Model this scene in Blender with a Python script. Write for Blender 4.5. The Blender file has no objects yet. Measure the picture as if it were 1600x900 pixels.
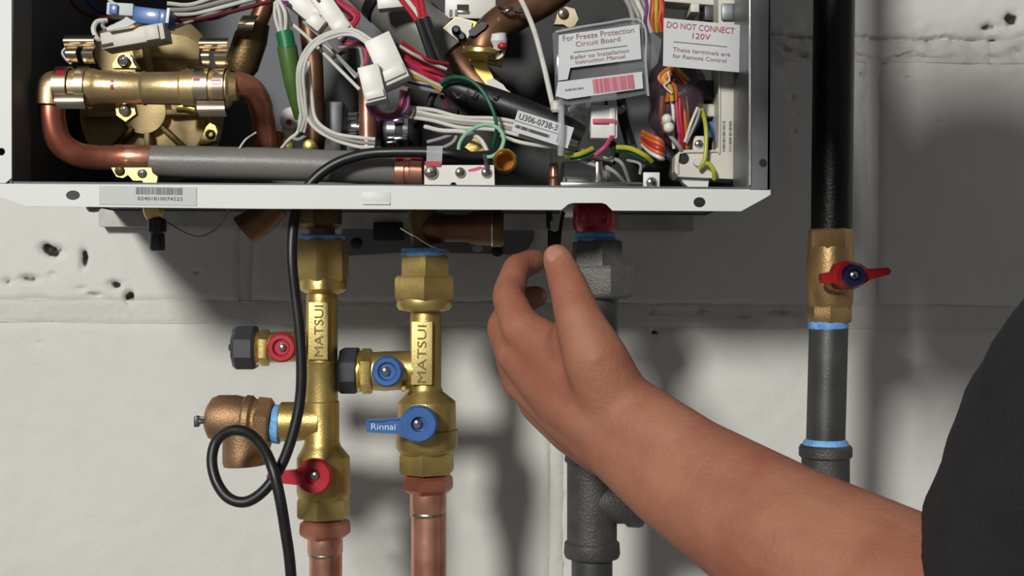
import bpy, bmesh, math, random
from mathutils import Vector, Matrix, noise
random.seed(7)
scene = bpy.context.scene
COL = scene.collection
# ------------------------------------------------------------------ camera
F, D0, ROLL = 1968.0, 0.75, math.radians(0.44)   # focal length in pixels of a 1600 px frame, camera to cabinet front (m)
cam = bpy.data.cameras.new('camera'); camo = bpy.data.objects.new('camera', cam); COL.objects.link(camo)
cam.sensor_width = 36.0; cam.lens = 36.0 * F / 1600.0; cam.clip_start = 0.02; cam.clip_end = 50
camo.location = (0, -D0, 0); camo.rotation_euler = (math.pi/2, -ROLL, 0)
scene.camera = camo
# ------------------------------------------------------------------ light
w = bpy.data.worlds.new('room'); scene.world = w; w.use_nodes = True
w.node_tree.nodes['Background'].inputs[0].default_value = (0.98, 0.98, 1.0, 1)
w.node_tree.nodes['Background'].inputs[1].default_value = 0.155
ld = bpy.data.lights.new('work_light', 'AREA'); ld.shape = 'DISK'; ld.size = 0.46; ld.energy = 102; ld.color = (1.0, 0.985, 0.94)
lo = bpy.data.objects.new('work_light', ld); COL.objects.link(lo)
lo.location = (-1.07, -2.9, 1.10)
lo.rotation_euler = (Vector((-0.05, 0.1, 0.0)) - lo.location).to_track_quat('-Z', 'Y').to_euler()
scene.view_settings.view_transform = 'Standard'; scene.view_settings.look = 'None'
scene.view_settings.gamma = 1.0; scene.view_settings.exposure = 0.0
try: scene.view_settings.use_curve_mapping = False
except Exception: pass

# ------------------------------------------------------------------ helpers
CR, SR = math.cos(ROLL), math.sin(ROLL)
def k(Y): return (D0 + Y) / F
def P(px, py, Y=0.0):
    dx, dy = px - 800.0, py - 450.0
    return Vector(((dx*CR + dy*SR) * k(Y), Y, -(-dx*SR + dy*CR) * k(Y)))
def lin(c):
    out = []
    for v in c[:3]:
        v /= 255.0
        out.append(v/12.92 if v <= 0.04045 else ((v+0.055)/1.055)**2.4)
    return (*out, 1.0)
MATS = {}
def M(name, rgb, rough=0.5, metal=0.0, var=0.12, scale=60.0, bump=0.0, bscale=None, rgb2=None, alpha=1.0, sss=0.0, coat=0.0, rvar=0.1, trans=0.0):
    m = bpy.data.materials.new(name); m.use_nodes = True; MATS[name] = m
    nt = m.node_tree; b = nt.nodes['Principled BSDF']
    tc = nt.nodes.new('ShaderNodeTexCoord')
    n = nt.nodes.new('ShaderNodeTexNoise'); n.inputs['Scale'].default_value = scale; n.inputs['Detail'].default_value = 5
    nt.links.new(tc.outputs['Object'], n.inputs['Vector'])
    r = nt.nodes.new('ShaderNodeValToRGB'); nt.links.new(n.outputs['Fac'], r.inputs[0])
    c = lin(rgb); c2 = lin(rgb2) if rgb2 else tuple(max(0, v*(1-var*2)) for v in c[:3]) + (1,)
    r.color_ramp.elements[0].position = 0.35; r.color_ramp.elements[0].color = c2
    r.color_ramp.elements[1].position = 0.62; r.color_ramp.elements[1].color = c
    nt.links.new(r.outputs[0], b.inputs['Base Color'])
    b.inputs['Metallic'].default_value = metal
    mr = nt.nodes.new('ShaderNodeMapRange'); mr.inputs[3].default_value = max(0.03, rough-rvar); mr.inputs[4].default_value = min(1, rough+rvar)
    nt.links.new(n.outputs['Fac'], mr.inputs[0]); nt.links.new(mr.outputs[0], b.inputs['Roughness'])
    if alpha < 1: b.inputs['Alpha'].default_value = alpha
    if trans: b.inputs['Transmission Weight'].default_value = trans
    if sss:
        b.inputs['Subsurface Weight'].default_value = sss; b.inputs['Subsurface Radius'].default_value = (0.012, 0.005, 0.003); b.inputs['Subsurface Scale'].default_value = 0.6
    if coat: b.inputs['Coat Weight'].default_value = coat; b.inputs['Coat Roughness'].default_value = 0.12
    if bump:
        n2 = nt.nodes.new('ShaderNodeTexNoise'); n2.inputs['Scale'].default_value = bscale or scale*4; n2.inputs['Detail'].default_value = 6
        nt.links.new(tc.outputs['Object'], n2.inputs['Vector'])
        bp = nt.nodes.new('ShaderNodeBump'); bp.inputs['Strength'].default_value = bump; bp.inputs['Distance'].default_value = 0.002
        nt.links.new(n2.outputs['Fac'], bp.inputs['Height']); nt.links.new(bp.outputs[0], b.inputs['Normal'])
    return m
M('wall_paint', (210, 209, 203), 0.75, 0, 0.03, 9, 0.2, 220)
M('mortar_paint', (206, 204, 197), 0.8, 0, 0.05, 14, 0.5, 160)
M('bare_block', (60, 57, 52), 0.95, 0, 0.3, 120, 0.8, 300)
M('cabinet_paint', (208, 210, 208), 0.5, 0, 0.02, 20, 0.05, 600)
M('cabinet_steel', (120, 122, 126), 0.42, 0.75, 0.08, 25)
M('cabinet_inside', (92, 94, 98), 0.6, 0.3, 0.1, 20)
M('black_board', (30, 30, 31), 0.6, 0, 0.2, 30)
M('brass', (214, 188, 118), 0.36, 0.85, 0.08, 45, 0.08, 500)
M('brass_cast', (196, 170, 104), 0.4, 0.82, 0.10, 60, 0.12, 900)
M('brass_matte', (196, 172, 122), 0.55, 0.45, 0.10, 50, 0.1, 600)
M('brass_tan', (186, 154, 104), 0.42, 0.75, 0.12, 60, 0.12, 700)
M('brass_rose', (208, 180, 132), 0.36, 0.82, 0.1, 40, 0.06, 500)
M('brass_pad_lit', (214, 196, 128), 0.5, 0.6, 0.06, 60, 0.15, 900)  # paler than the cast brass, for the light its flat face reflects
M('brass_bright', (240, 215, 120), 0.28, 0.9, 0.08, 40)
M('engraving', (128, 108, 58), 0.6, 0.2, 0.1)
M('brass_dark', (118, 99, 62), 0.45, 0.8, 0.2, 50, 0.2, 500)
M('bronze', (164, 130, 96), 0.48, 0.7, 0.12, 60, 0.25, 900)
M('copper', (222, 164, 140), 0.32, 0.8, 0.12, 40, 0.05, 300, rgb2=(196, 134, 110))
M('copper_red', (200, 132, 106), 0.36, 0.75, 0.15, 35, rgb2=(172, 100, 80))
M('copper_brown', (132, 96, 72), 0.42, 0.7, 0.2, 35, rgb2=(98, 68, 50))
M('steel_pipe', (90, 91, 90), 0.42, 0.6, 0.1, 40, 0.06, 500)
M('iron', (84, 83, 80), 0.5, 0.4, 0.15, 60, 0.35, 700)
M('iron_light', (122, 121, 117), 0.5, 0.5, 0.15, 70, 0.5, 900)
M('black_pipe', (26, 25, 23), 0.38, 0.3, 0.3, 50, 0.2, 500)
M('chrome', (215, 215, 214), 0.18, 1.0, 0.05, 60)
M('clip_metal', (196, 180, 154), 0.33, 1.0, 0.05, 60)
M('screw_metal', (190, 186, 178), 0.28, 1.0, 0.1, 90)
M('slot', (40, 38, 36), 0.6, 0.4)  # dark colour standing in for the shade inside slots and holes
M('blue_handle', (46, 96, 160), 0.42, 0, 0.08, 60, coat=0.3)
M('red_handle', (178, 26, 46), 0.35, 0, 0.1, 60, coat=0.4)
M('red_lever', (176, 18, 26), 0.45, 0, 0.1, 60)
M('navy_disc', (22, 24, 72), 0.4, 0, 0.1)
M('red_union', (178, 22, 46), 0.25, 0.35, 0.2, 120, 0.4, 400, coat=0.5)
M('sealant', (126, 184, 238), 0.6, 0, 0.2, 160, 0.6, 500, rgb2=(92, 150, 214))
M('black_plastic', (58, 60, 64), 0.42, 0, 0.1, 60)
M('black_rubber', (26, 26, 27), 0.42, 0, 0.15, 80)
M('foam', (116, 114, 110), 0.42, 0, 0.06, 30, 0.10, 400)
M('foam_dark', (92, 92, 92), 0.55, 0, 0.1, 30, 0.25, 400)
M('white_plastic', (214, 212, 205), 0.42, 0, 0.03, 60)
M('cream_plastic', (204, 200, 188), 0.5, 0, 0.04, 40)
M('paper', (196, 199, 201), 0.6, 0, 0.02, 40)
M('sticker', (182, 184, 182), 0.5, 0, 0.03, 40)
M('bag_film', (150, 152, 156), 0.15, 0, 0.1, 20, 0.5, 60, alpha=0.28)
M('bag_purple', (92, 72, 84), 0.18, 0, 0.2, 40, 0.6, 90, alpha=0.62)
M('film_clear', (200, 204, 206), 0.12, 0, 0.05, 40, 0.3, 100, alpha=0.5)
M('ink_red', (170, 40, 52), 0.6); M('ink_pink', (206, 84, 108), 0.6); M('ink_dark', (70, 66, 66), 0.6); M('ink_maroon', (140, 84, 92), 0.6)
M('ink_white', (214, 224, 236), 0.5); M('ink_grey', (120, 122, 122), 0.6)
M('amber', (150, 92, 22), 0.25, 0.6, 0.2)
WC = dict(white=(208, 206, 198), grey=(150, 150, 146), black=(24, 24, 25), red=(178, 34, 48), pink=(184, 66, 106), orange=(196, 98, 42), yellow=(200, 164, 66),
          lime=(168, 172, 48), green=(24, 92, 62), mint=(140, 190, 156), blue=(44, 48, 120), purple=(118, 56, 120), brown=(110, 62, 40), maroon=(90, 26, 34), tape=(70, 102, 44), emerald=(16, 110, 62))
for kk, c in WC.items(): M('wire_'+kk, c, 0.45, 0, 0.05, 80)
M('hanger_paint', (190, 186, 180), 0.6)
M('skin', (160, 107, 83), 0.64, 0, 0.1, 28, 0.25, 420, rgb2=(147, 89, 69), sss=0.1)
M('nail', (182, 128, 110), 0.35, 0, 0.05, 60)
M('shirt', (27, 26, 29), 0.9, 0, 0.2, 40, 0.5, 500)
M('hair', (46, 34, 26), 0.7, 0, 0.3, 120, 0.8, 300)
M('eye', (225, 220, 212), 0.2); M('lips', (150, 82, 74), 0.5)

def add_bare():
    # bare concrete where the paint has broken away (a per-vertex attribute of the blocks)
    m = MATS['wall_paint']; nt = m.node_tree; b = nt.nodes['Principled BSDF']
    src = b.inputs['Base Color'].links[0].from_socket
    at = nt.nodes.new('ShaderNodeAttribute'); at.attribute_name = 'bare'
    rp = nt.nodes.new('ShaderNodeValToRGB'); rp.color_ramp.elements[0].position = 0.35; rp.color_ramp.elements[1].position = 0.6
    mx = nt.nodes.new('ShaderNodeMixRGB'); mx.inputs[2].default_value = lin((58, 55, 50))
    nt.links.new(at.outputs['Fac'], rp.inputs[0]); nt.links.new(rp.outputs[0], mx.inputs[0]); nt.links.new(src, mx.inputs[1]); nt.links.new(mx.outputs[0], b.inputs['Base Color'])
add_bare()
def finish(bm, angle=0.62):
    bmesh.ops.remove_doubles(bm, verts=bm.verts, dist=1e-6)
    bmesh.ops.recalc_face_normals(bm, faces=bm.faces)
    for f in bm.faces: f.smooth = True
    for e in bm.edges:
        if len(e.link_faces) == 2:
            e.smooth = e.calc_face_angle(0) < angle
def to_obj(name, bm, mat, origin, parent=None, dofinish=True):
    if dofinish: finish(bm)
    if origin.length > 0: bmesh.ops.translate(bm, vec=-origin, verts=bm.verts)
    me = bpy.data.meshes.new(name); bm.to_mesh(me); bm.free()
    if isinstance(mat, str): mat = [mat]
    for mm in mat: me.materials.append(MATS[mm])
    o = bpy.data.objects.new(name, me); COL.objects.link(o)
    if parent: o.parent = parent
    return o
class T:
    """a thing: an Empty at its base that parents its parts; coordinates are given in the world"""
    def __init__(s, name, label, cat, base, group=None):
        s.o = bpy.data.objects.new(name, None); COL.objects.link(s.o); s.o.empty_display_size = 0.01
        s.b = Vector(base); s.o.location = s.b
        s.o['label'] = label; s.o['category'] = cat
        if group: s.o['group'] = group
    def part(s, name, bm, mat, parent=None, label=None, kind=None):
        o = to_obj(name, bm, mat, s.b, parent or s.o)
        if label: o['label'] = label
        if kind: o['kind'] = kind
        return o
def single(name, bm, mat, label, cat, base, group=None):
    o = to_obj(name, bm, mat, Vector(base)); o.location = base
    o['label'] = label; o['category'] = cat
    if group: o['group'] = group
    return o
def struct(name, bm, mat):
    o = to_obj(name, bm, mat, Vector((0, 0, 0))); o['kind'] = 'structure'; return o
def B(): return bmesh.new()
def frame_of(ax):
    ax = ax.normalized(); r = Vector((0, -1, 0))
    u = r - ax*r.dot(ax)
    if u.length < 0.2: u = Vector((1, 0, 0)) - ax*ax.x
    u.normalize(); return ax, u, ax.cross(u)
def revc(bm, rows, ax, seg=32, phase=0.0, arc=None, cap=True):
    """rows: (centre, radius) along axis ax; angle 0 faces the camera"""
    ax, u, v = frame_of(ax); rings = []
    a0, a1 = (0, 2*math.pi) if arc is None else arc
    n = seg if arc is None else seg+1
    for c, r in rows:
        r = max(r, 1e-5)
        rings.append([bm.verts.new(c + (u*math.cos(a0+phase+(a1-a0)*i/seg) + v*math.sin(a0+phase+(a1-a0)*i/seg))*r) for i in range(n)])
    for a, b in zip(rings, rings[1:]):
        for i in range(seg):
            j = (i+1) % n
            bm.faces.new((a[i], a[j], b[j], b[i]))
    if cap and arc is None:
        bm.faces.new(rings[0][::-1]); bm.faces.new(rings[-1])
    return bm
def rev(bm, rows, seg=32, phase=0.0, arc=None, cap=True, hexa=False):
    """rows: (px, py, Y, half width in px)"""
    pts = [(P(r[0], r[1], r[2]), r[3]*k(r[2])) for r in rows]
    ax = pts[-1][0] - pts[0][0]
    if hexa: seg, phase = 6, phase + 0.0; pts = [(c, r/0.866) for c, r in pts]
    return revc(bm, pts, ax, seg, phase, arc, cap)
def revv(bm, cx, Y, rows, **kw):
    return rev(bm, [((r[2] if len(r) > 2 else cx), r[0], Y, r[1]) for r in rows], **kw)
def revh(bm, cy, Y, rows, **kw):
    return rev(bm, [(r[0], (r[2] if len(r) > 2 else cy), Y, r[1]) for r in rows], **kw)
def revy(bm, px, py, rows, Yref=None, seg=28, phase=0.0, cap=True):
    """facing the camera: rows (Y, half width px at Yref)"""
    Yr = rows[0][0] if Yref is None else Yref
    c = P(px, py, Yr); kk = k(Yr)
    return revc(bm, [(Vector((c.x, y, c.z)), h*kk) for y, h in rows], Vector((0, 1, 0)), seg, phase, None, cap)
def spline(pts, n=8):
    out = []
    q = [pts[0]*2-pts[1]] + pts + [pts[-1]*2-pts[-2]]
    for i in range(1, len(q)-2):
        a, b, c, d = q[i-1:i+3]
        for j in range(n):
            t = j/n
            out.append(0.5*((2*b) + (c-a)*t + (2*a-5*b+4*c-d)*t*t + (3*b-a-3*c+d)*t**3))
    out.append(pts[-1]); return out
def tubec(bm, pts, r, seg=8, n=8):
    P3 = spline(pts, n) if n > 1 else pts
    tot = len(P3); prev = None; rings = []
    for i, p in enumerate(P3):
        t = (P3[min(i+1, tot-1)] - P3[max(i-1, 0)])
        if t.length < 1e-9: continue
        t.normalize()
        if prev is None:
            u = t.cross(Vector((0, 1, 0)));
            if u.length < 0.1: u = t.cross(Vector((1, 0, 0)))
        else: u = prev - t*prev.dot(t)
        u.normalize(); prev = u; v = t.cross(u)
        rr = r(i/(tot-1)) if callable(r) else r
        rings.append([bm.verts.new(p + (u*math.cos(2*math.pi*j/seg) + v*math.sin(2*math.pi*j/seg))*rr) for j in range(seg)])
    for a, b in zip(rings, rings[1:]):
        for i in range(seg):
            j = (i+1) % seg; bm.faces.new((a[i], a[j], b[j], b[i]))
    bm.faces.new(rings[0][::-1]); bm.faces.new(rings[-1]); return bm
def tube(bm, pts, hw, seg=8, n=8):
    kk = sum(k(p[2]) for p in pts)/len(pts)
    rr = (lambda t: hw(t)*kk) if callable(hw) else hw*kk
    return tubec(bm, [P(*p) for p in pts], rr, seg, n)
def axes(ang):
    a = math.radians(ang); return Vector((math.cos(a), 0, math.sin(a))), Vector((0, 1, 0)), Vector((-math.sin(a), 0, math.cos(a)))
def boxc(bm, c, sx, sy, sz, ang=0, bev=0.0, ax=None):
    ux, uy, uz = ax or axes(ang); vs = []
    for i in (-1, 1):
        for j in (-1, 1):
            for l in (-1, 1): vs.append(bm.verts.new(c + ux*(i*sx/2) + uy*(j*sy/2) + uz*(l*sz/2)))
    fs = [bm.faces.new([vs[q] for q in f]) for f in ((0, 1, 3, 2), (4, 6, 7, 5), (0, 4, 5, 1), (2, 3, 7, 6), (0, 2, 6, 4), (1, 5, 7, 3))]
    if bev: bmesh.ops.bevel(bm, geom=list({e for f in fs for e in f.edges}), offset=bev, segments=2, affect='EDGES', profile=0.5)
    return bm
def box(bm, px, py, Y, wpx, hpx, depth, ang=0, bev=0.0):
    """Y is the front face; width and height in px at Y"""
    c = P(px, py, Y); c.y += depth/2
    return boxc(bm, c, wpx*k(Y), depth, hpx*k(Y), ang, bev)
def oval(px, py, rx, ry, n=20): return [(px+rx*math.cos(2*math.pi*i/n), py+ry*math.sin(2*math.pi*i/n)) for i in range(n)]
def plate(bm, outer, Y, thick, holes=(), bev=0.0):
    edges = []
    for loop in [outer] + list(holes):
        vs = [bm.verts.new(P(x, y, Y)) for x, y in loop]
        for i in range(len(vs)): edges.append(bm.edges.new((vs[i], vs[(i+1) % len(vs)])))
    r = bmesh.ops.triangle_fill(bm, use_beauty=True, use_dissolve=False, edges=edges, normal=(0, -1, 0))
    fs = [g for g in r['geom'] if isinstance(g, bmesh.types.BMFace)]
    e = bmesh.ops.extrude_face_region(bm, geom=fs)
    vs = [g for g in e['geom'] if isinstance(g, bmesh.types.BMVert)]
    bmesh.ops.translate(bm, vec=(0, thick, 0), verts=vs)
    return bm
def bend(bm, x0, x1, y0, y1, Y, bulge, thick=.0012, skew=0, n=8):
    fr, bk_ = [], []
    for i in range(n+1):
        t = i/n; yy = y0+(y1-y0)*t; d = -bulge*math.sin(math.pi*t)
        for lst, e in ((fr, 0), (bk_, thick)):
            a, b = P(x0+skew*t, yy, Y), P(x1+skew*t, yy, Y); a.y += d+e; b.y += d+e
            lst.append((bm.verts.new(a), bm.verts.new(b)))
    for i in range(n):
        bm.faces.new((fr[i][0], fr[i][1], fr[i+1][1], fr[i+1][0])); bm.faces.new((bk_[i][1], bk_[i][0], bk_[i+1][0], bk_[i+1][1]))
        for j in (0, 1): bm.faces.new((fr[i][j], fr[i+1][j], bk_[i+1][j], bk_[i][j]))
    for i in (0, n): bm.faces.new((fr[i][0], bk_[i][0], bk_[i][1], fr[i][1]))
    return bm
def ell(bm, c, rx, ry, rz, ax=None, sub=2):
    r = bmesh.ops.create_icosphere(bm, subdivisions=sub, radius=1.0)
    ux, uy, uz = ax or (Vector((1, 0, 0)), Vector((0, 1, 0)), Vector((0, 0, 1)))
    for v in r['verts']: v.co = c + ux*(v.co.x*rx) + uy*(v.co.y*ry) + uz*(v.co.z*rz)
    return bm
def text_bm(s, px, py, Y, wpx, hpx, ang=0, depth=0.0003, flip=False):
    cu = bpy.data.curves.new('lettering', 'FONT'); cu.body = s; cu.size = 1.0; cu.extrude = 0.0; cu.resolution_u = 3; cu.align_x = 'CENTER'
    o = bpy.data.objects.new('lettering', cu); COL.objects.link(o)
    bpy.context.view_layer.update()
    me = o.to_mesh(); bm = bmesh.new(); bm.from_mesh(me); o.to_mesh_clear()
    bpy.data.objects.remove(o); bpy.data.curves.remove(cu)
    xs = [v.co.x for v in bm.verts]; ys = [v.co.y for v in bm.verts]
    cx, cy, wx, wy = (min(xs)+max(xs))/2, (min(ys)+max(ys))/2, max(xs)-min(xs), max(ys)-min(ys)
    ux, uy, uz = axes(ang); c = P(px, py, Y); kk = k(Y)
    for v in bm.verts: v.co = c + ux*((v.co.x-cx)/wx*wpx*kk) + uz*((v.co.y-cy)/wy*hpx*kk)
    if depth:
        e = bmesh.ops.extrude_face_region(bm, geom=bm.faces[:])
        bmesh.ops.translate(bm, vec=(0, -depth, 0), verts=[g for g in e['geom'] if isinstance(g, bmesh.types.BMVert)])
    return bm
def text(t, s, px, py, Y, wpx, hpx, ang, mat, parent=None, depth=0.0003, name='lettering'):
    return t.part(name, text_bm(s, px, py, Y, wpx, hpx, ang, depth), mat, parent)
def bars(t, px, py, Y, wpx, hpx, ang, n, mat, parent=None, name='barcode', gap=0.45):
    bm = B(); ux, uy, uz = axes(ang); c = P(px, py, Y); kk = k(Y); rnd = random.Random(px*7+py)
    ws = [rnd.choice((1, 1, 2, 3)) for _ in range(n)]; gs = [rnd.choice((1, 1, 2)) for _ in range(n)]
    tot = sum(ws)+sum(gs)*gap*2; x = -wpx/2
    for a, g in zip(ws, gs):
        wd = a/tot*wpx
        boxc(bm, c + ux*((x+wd/2)*kk), wd*kk, 0.0002, hpx*kk, ang); x += wd + g*gap*2/tot*wpx
    return t.part(name, bm, mat, parent)
def screw(t, px, py, Y, r, mat='screw_metal', parent=None, name='screw', slot=True, ang=20):
    bm = B(); kk = k(Y); h = r*kk
    revy(bm, px, py, [(Y+0.003, r), (Y, r), (Y-h*0.35, r*0.86), (Y-h*0.55, r*0.5), (Y-h*0.58, 0.01)], Yref=Y, seg=20)
    o = t.part(name, bm, mat, parent)
    if slot and (parent is None):
        b2 = B(); c = P(px, py, Y); c = Vector((c.x, Y-h*0.57, c.z))
        boxc(b2, c, h*0.95, h*0.12, h*0.22, ang); boxc(b2, c, h*0.22, h*0.121, h*0.95, ang)
        t.part('cross_slot', b2, 'slot', o)  # raised dark cross stands in for the shaded driver recess
    return o
def wires(t, specs, name='wire'):
    for col, hw, pts in specs:
        t.part(name, tube(B(), pts, hw, 8, 6), 'wire_'+col if 'wire_'+col in MATS else col)
# ------------------------------------------------------------------ wall of painted concrete blocks
YW = 0.263
Z_J = P(200, 487, YW).z; CH = P(1400, 79, YW).z - Z_J; X_A = P(1365, 200, YW).x; X_B = P(870, 800, YW).x; BW = 2*(X_A - X_B)
PITS = [(82, 392, 17, 9, .010), (72, 384, 10, 6, .005), (130, 405, 6, 16, .009), (10, 440, 9, 6, .005), (45, 436, 15, 6, .008), (82, 430, 8, 5, .003), (150, 460, 12, 4, .004),
        (178, 445, 12, 7, .007), (201, 464, 7, 11, .012), (126, 451, 10, 4, .003), (308, 425, 4, 3, .003), (1023, 520, 6, 4, .005), (1095, 487, 8, 3, .006), (1150, 490, 26, 3, .006), (1215, 488, 22, 3, .006),
        (1547, 42, 16, 7, .006), (1580, 30, 12, 12, .008), (1555, 66, 9, 9, .005), (1592, 84, 10, 8, .006), (1556, 92, 12, 7, .006), (1520, 66, 12, 5, .005), (1238, 152, 4, 4, .002), (1246, 178, 4, 3, .002), (1240, 205, 4, 4, .002),
        (868, 745, 4, 9, .004), (876, 775, 5, 6, .005), (872, 850, 5, 8, .004), (880, 885, 4, 8, .004), (864, 715, 4, 10, .003), (377, 400, 3, 20, .003), (60, 535, 6, 2, .002), (1420, 121, 4, 2, .003), (1466, 188, 4, 3, .003)]
CRACKS = [([(1205, 52), (1235, 56), (1270, 58), (1335, 57), (1400, 62), (1455, 62)], 3.0, .0045), ([(1215, 72), (1240, 82), (1268, 92), (1300, 80), (1335, 84), (1350, 92), (1366, 96), (1376, 99), (1390, 92), (1410, 87), (1430, 86)], 3.4, .0055),
          ([(1430, 86), (1450, 92), (1470, 92)], 3, .003), ([(1347, 116), (1358, 124), (1366, 135), (1366, 165), (1364, 200), (1365, 300)], 3.0, .004), ([(1455, 62), (1480, 58), (1510, 66), (1535, 64)], 3.5, .004),
          ([(375, 345), (378, 380), (376, 420)], 2.5, .0015), ([(866, 690), (862, 760), (868, 830), (864, 900)], 3, .002), ([(1020, 487), (1100, 489), (1160, 491), (1250, 488)], 2.6, .005)]
def w2(px, py): p = P(px, py, YW); return p.x, p.z
pits_w = [(*w2(a, b), .85*c*k(YW), .85*d*k(YW), e) for a, b, c, d, e in PITS]
cr_w = [([w2(*q) for q in pl], wd*k(YW), d) for pl, wd, d in CRACKS]
def seg_d(x, z, a, b):
    ax, az = a; bx, bz = b; dx, dz = bx-ax, bz-az; L = dx*dx+dz*dz
    t = max(0, min(1, ((x-ax)*dx+(z-az)*dz)/L)); return math.hypot(x-ax-t*dx, z-az-t*dz)
PITQ = 0.0
def wall_depth(x, z, near):
    d = 0.0
    d += 0.0016*noise.noise(Vector((x*9, z*9, 1.3))) + 0.0005*noise.noise(Vector((x*60, z*60, 4.1)))
    j = noise.noise(Vector((x*220, z*220, 2.2)))
    j2 = noise.noise(Vector((x*90, z*90, 9.2)))
    for (px, pz, rx, rz, dep) in near[0]:
        q = ((x-px)/rx)**2 + ((z-pz)/rz)**2 + 0.7*j + 0.9*j2
        if q < 6: d += dep*math.exp(-max(q, 0)*1.0)
    global PITQ
    PITQ = d
    if x > .14 and .135 < z < .3:                             # lumpy patched mortar round the upper joint at the right
        wgt = math.exp(-((z-.193)/.022)**2)
        d += wgt*(.0042*noise.noise(Vector((x*38, z*60, 6.6))) + .0016*noise.noise(Vector((x*110, z*130, 8.6))))
    for pl, wd, dep in near[1]:
        dd = min(seg_d(x, z, a, b) for a, b in zip(pl, pl[1:])) + 0.0016*j
        if dd < wd*4: d += dep*math.exp(-(max(dd, 0)/wd)**2)
    return d
def block(x0, x1, z0, z1, step, parent):
    gx, gz = 0.0045, 0.0085                       # half joints
    x0 += gx; x1 -= gx; z0 += gz; z1 -= gz
    nx, nz = max(2, int((x1-x0)/step)), max(2, int((z1-z0)/step))
    near = ([p for p in pits_w if x0-.03 < p[0] < x1+.03 and z0-.03 < p[1] < z1+.03],
            [c for c in cr_w if any(x0-.03 < q[0] < x1+.03 and z0-.03 < q[1] < z1+.03 for q in c[0])])
    bm = B(); g = []; lay = bm.verts.layers.float.new('bare')
    for i in range(nx+1):
        row = []
        for l in range(nz+1):
            x, z = x0+(x1-x0)*i/nx, z0+(z1-z0)*l/nz
            e = min(x-x0, x1-x, z-z0, z1-z) + (0.006 if x > .14 and .12 < z < .25 else 0.0022)*noise.noise(Vector((x*45, z*45, 7)))
            d = wall_depth(x, z, near); q = PITQ
            if e < 0.007: d += 0.0026*(1-max(e, 0)/0.007)**2
            row.append(bm.verts.new((x, YW + d, z))); row[-1][lay] = max(0.0, min(1.0, q/0.0072 + (.12*noise.noise(Vector((x*300, z*300, 1))) if q > .0015 else 0)))
        g.append(row)
    for i in range(nx):
        for l in range(nz):
            f = bm.faces.new((g[i][l], g[i+1][l], g[i+1][l+1], g[i][l+1]))
    per = [g[i][0] for i in range(nx+1)] + [g[nx][l] for l in range(1, nz+1)] + [g[i][nz] for i in range(nx-1, -1, -1)] + [g[0][l] for l in range(nz-1, 0, -1)]
    back = [bm.verts.new((v.co.x, YW+0.012, v.co.z)) for v in per]
    for i in range(len(per)):
        j = (i+1) % len(per); bm.faces.new((per[j], per[i], back[i], back[j]))
    bm.faces.new(back)
    return to_obj('concrete_block', bm, ['wall_paint'], Vector((0, 0, 0)), parent)
bm = B(); nx, nz = 360, 60                                    # mortar bed behind the blocks, brought almost flush and painted over
X0, X1, Z0, Z1 = X_B - 2*BW, X_B + 3*BW, Z_J - 3*CH, Z_J + 4*CH
zs = []
for n in range(7):
    zz = Z_J + (n-3)*CH - (.04 if n == 2 else 0)
    zs += [zz-0.012, zz-0.009, zz-0.0045, zz, zz+0.0045, zz+0.009, zz+0.012]
nx = 500
grid = []
for i in range(nx+1):
    x = X0+(X1-X0)*i/nx; r = []
    for z in zs + [Z1]:
        d = 0.0012 + 0.0012*noise.noise(Vector((x*30, z*60, 3))) + wall_depth(x, z, (pits_w, cr_w) if abs(x) < .6 and -.05 < z < .25 else ((), ()))*0.8
        r.append(bm.verts.new((x, YW + max(d, 0.0), z)))
    grid.append(r)
for i in range(nx):
    for l in range(len(zs)): bm.faces.new((grid[i][l], grid[i+1][l], grid[i+1][l+1], grid[i][l+1]))
# push the wide bands behind blocks well back so only joints show
for r in grid:
    for l, v in enumerate(r):
        if l % 7 in (0, 6): v.co.y = YW + 0.016
boxc(bm, Vector(((X0+X1)/2, YW+0.1, (Z0+Z1)/2)), X1-X0, 0.16, Z1-Z0)
wall = struct('wall_back', bm, 'mortar_paint')
for n in range(-2, 4):
    zz = Z_J + n*CH
    odd = (n % 2 == 0)                                        # course above Z_J breaks at X_A
    for q in range(-2, 3):
        xa = (X_A if odd else X_B) + q*BW
        if xa > X1-0.01 or xa+BW < X0: continue
        fine = n in (-1, 0) or (n == 1 and q == 0) or (n == 1 and xa < 0.5 < xa+BW)
        vis = fine and xa < 0.5 and xa+BW > -0.5
        step = 0.00125 if (vis and n == 0) or (vis and n == 1) else (0.0017 if vis else 0.02)
        jb = B()                                              # painted head joint at the left end of this block
        if X0+.02 < xa < X1-.02:
            prev = None
            for s_ in range(25):
                z_ = zz + CH*s_/24 - (.04 if n == -1 else 0)
                row = [jb.verts.new((xa+dx_, YW + d_ + .0006*noise.noise(Vector((dx_*300, z_*80, 5))), z_)) for dx_, d_ in ((-.0085, .006), (-.005, .0022), (0, .0008), (.005, .0022), (.0085, .006))]
                if prev:
                    for a_ in range(4): jb.faces.new((prev[a_], prev[a_+1], row[a_+1], row[a_]))
                prev = row
            to_obj('head_joint', jb, 'mortar_paint', Vector((0, 0, 0)), wall)
        block(max(xa, X0), min(xa+BW, X1), zz - (.04 if n == -1 else 0), zz + CH - (.04 if n == -2 else 0), step, wall)

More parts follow.
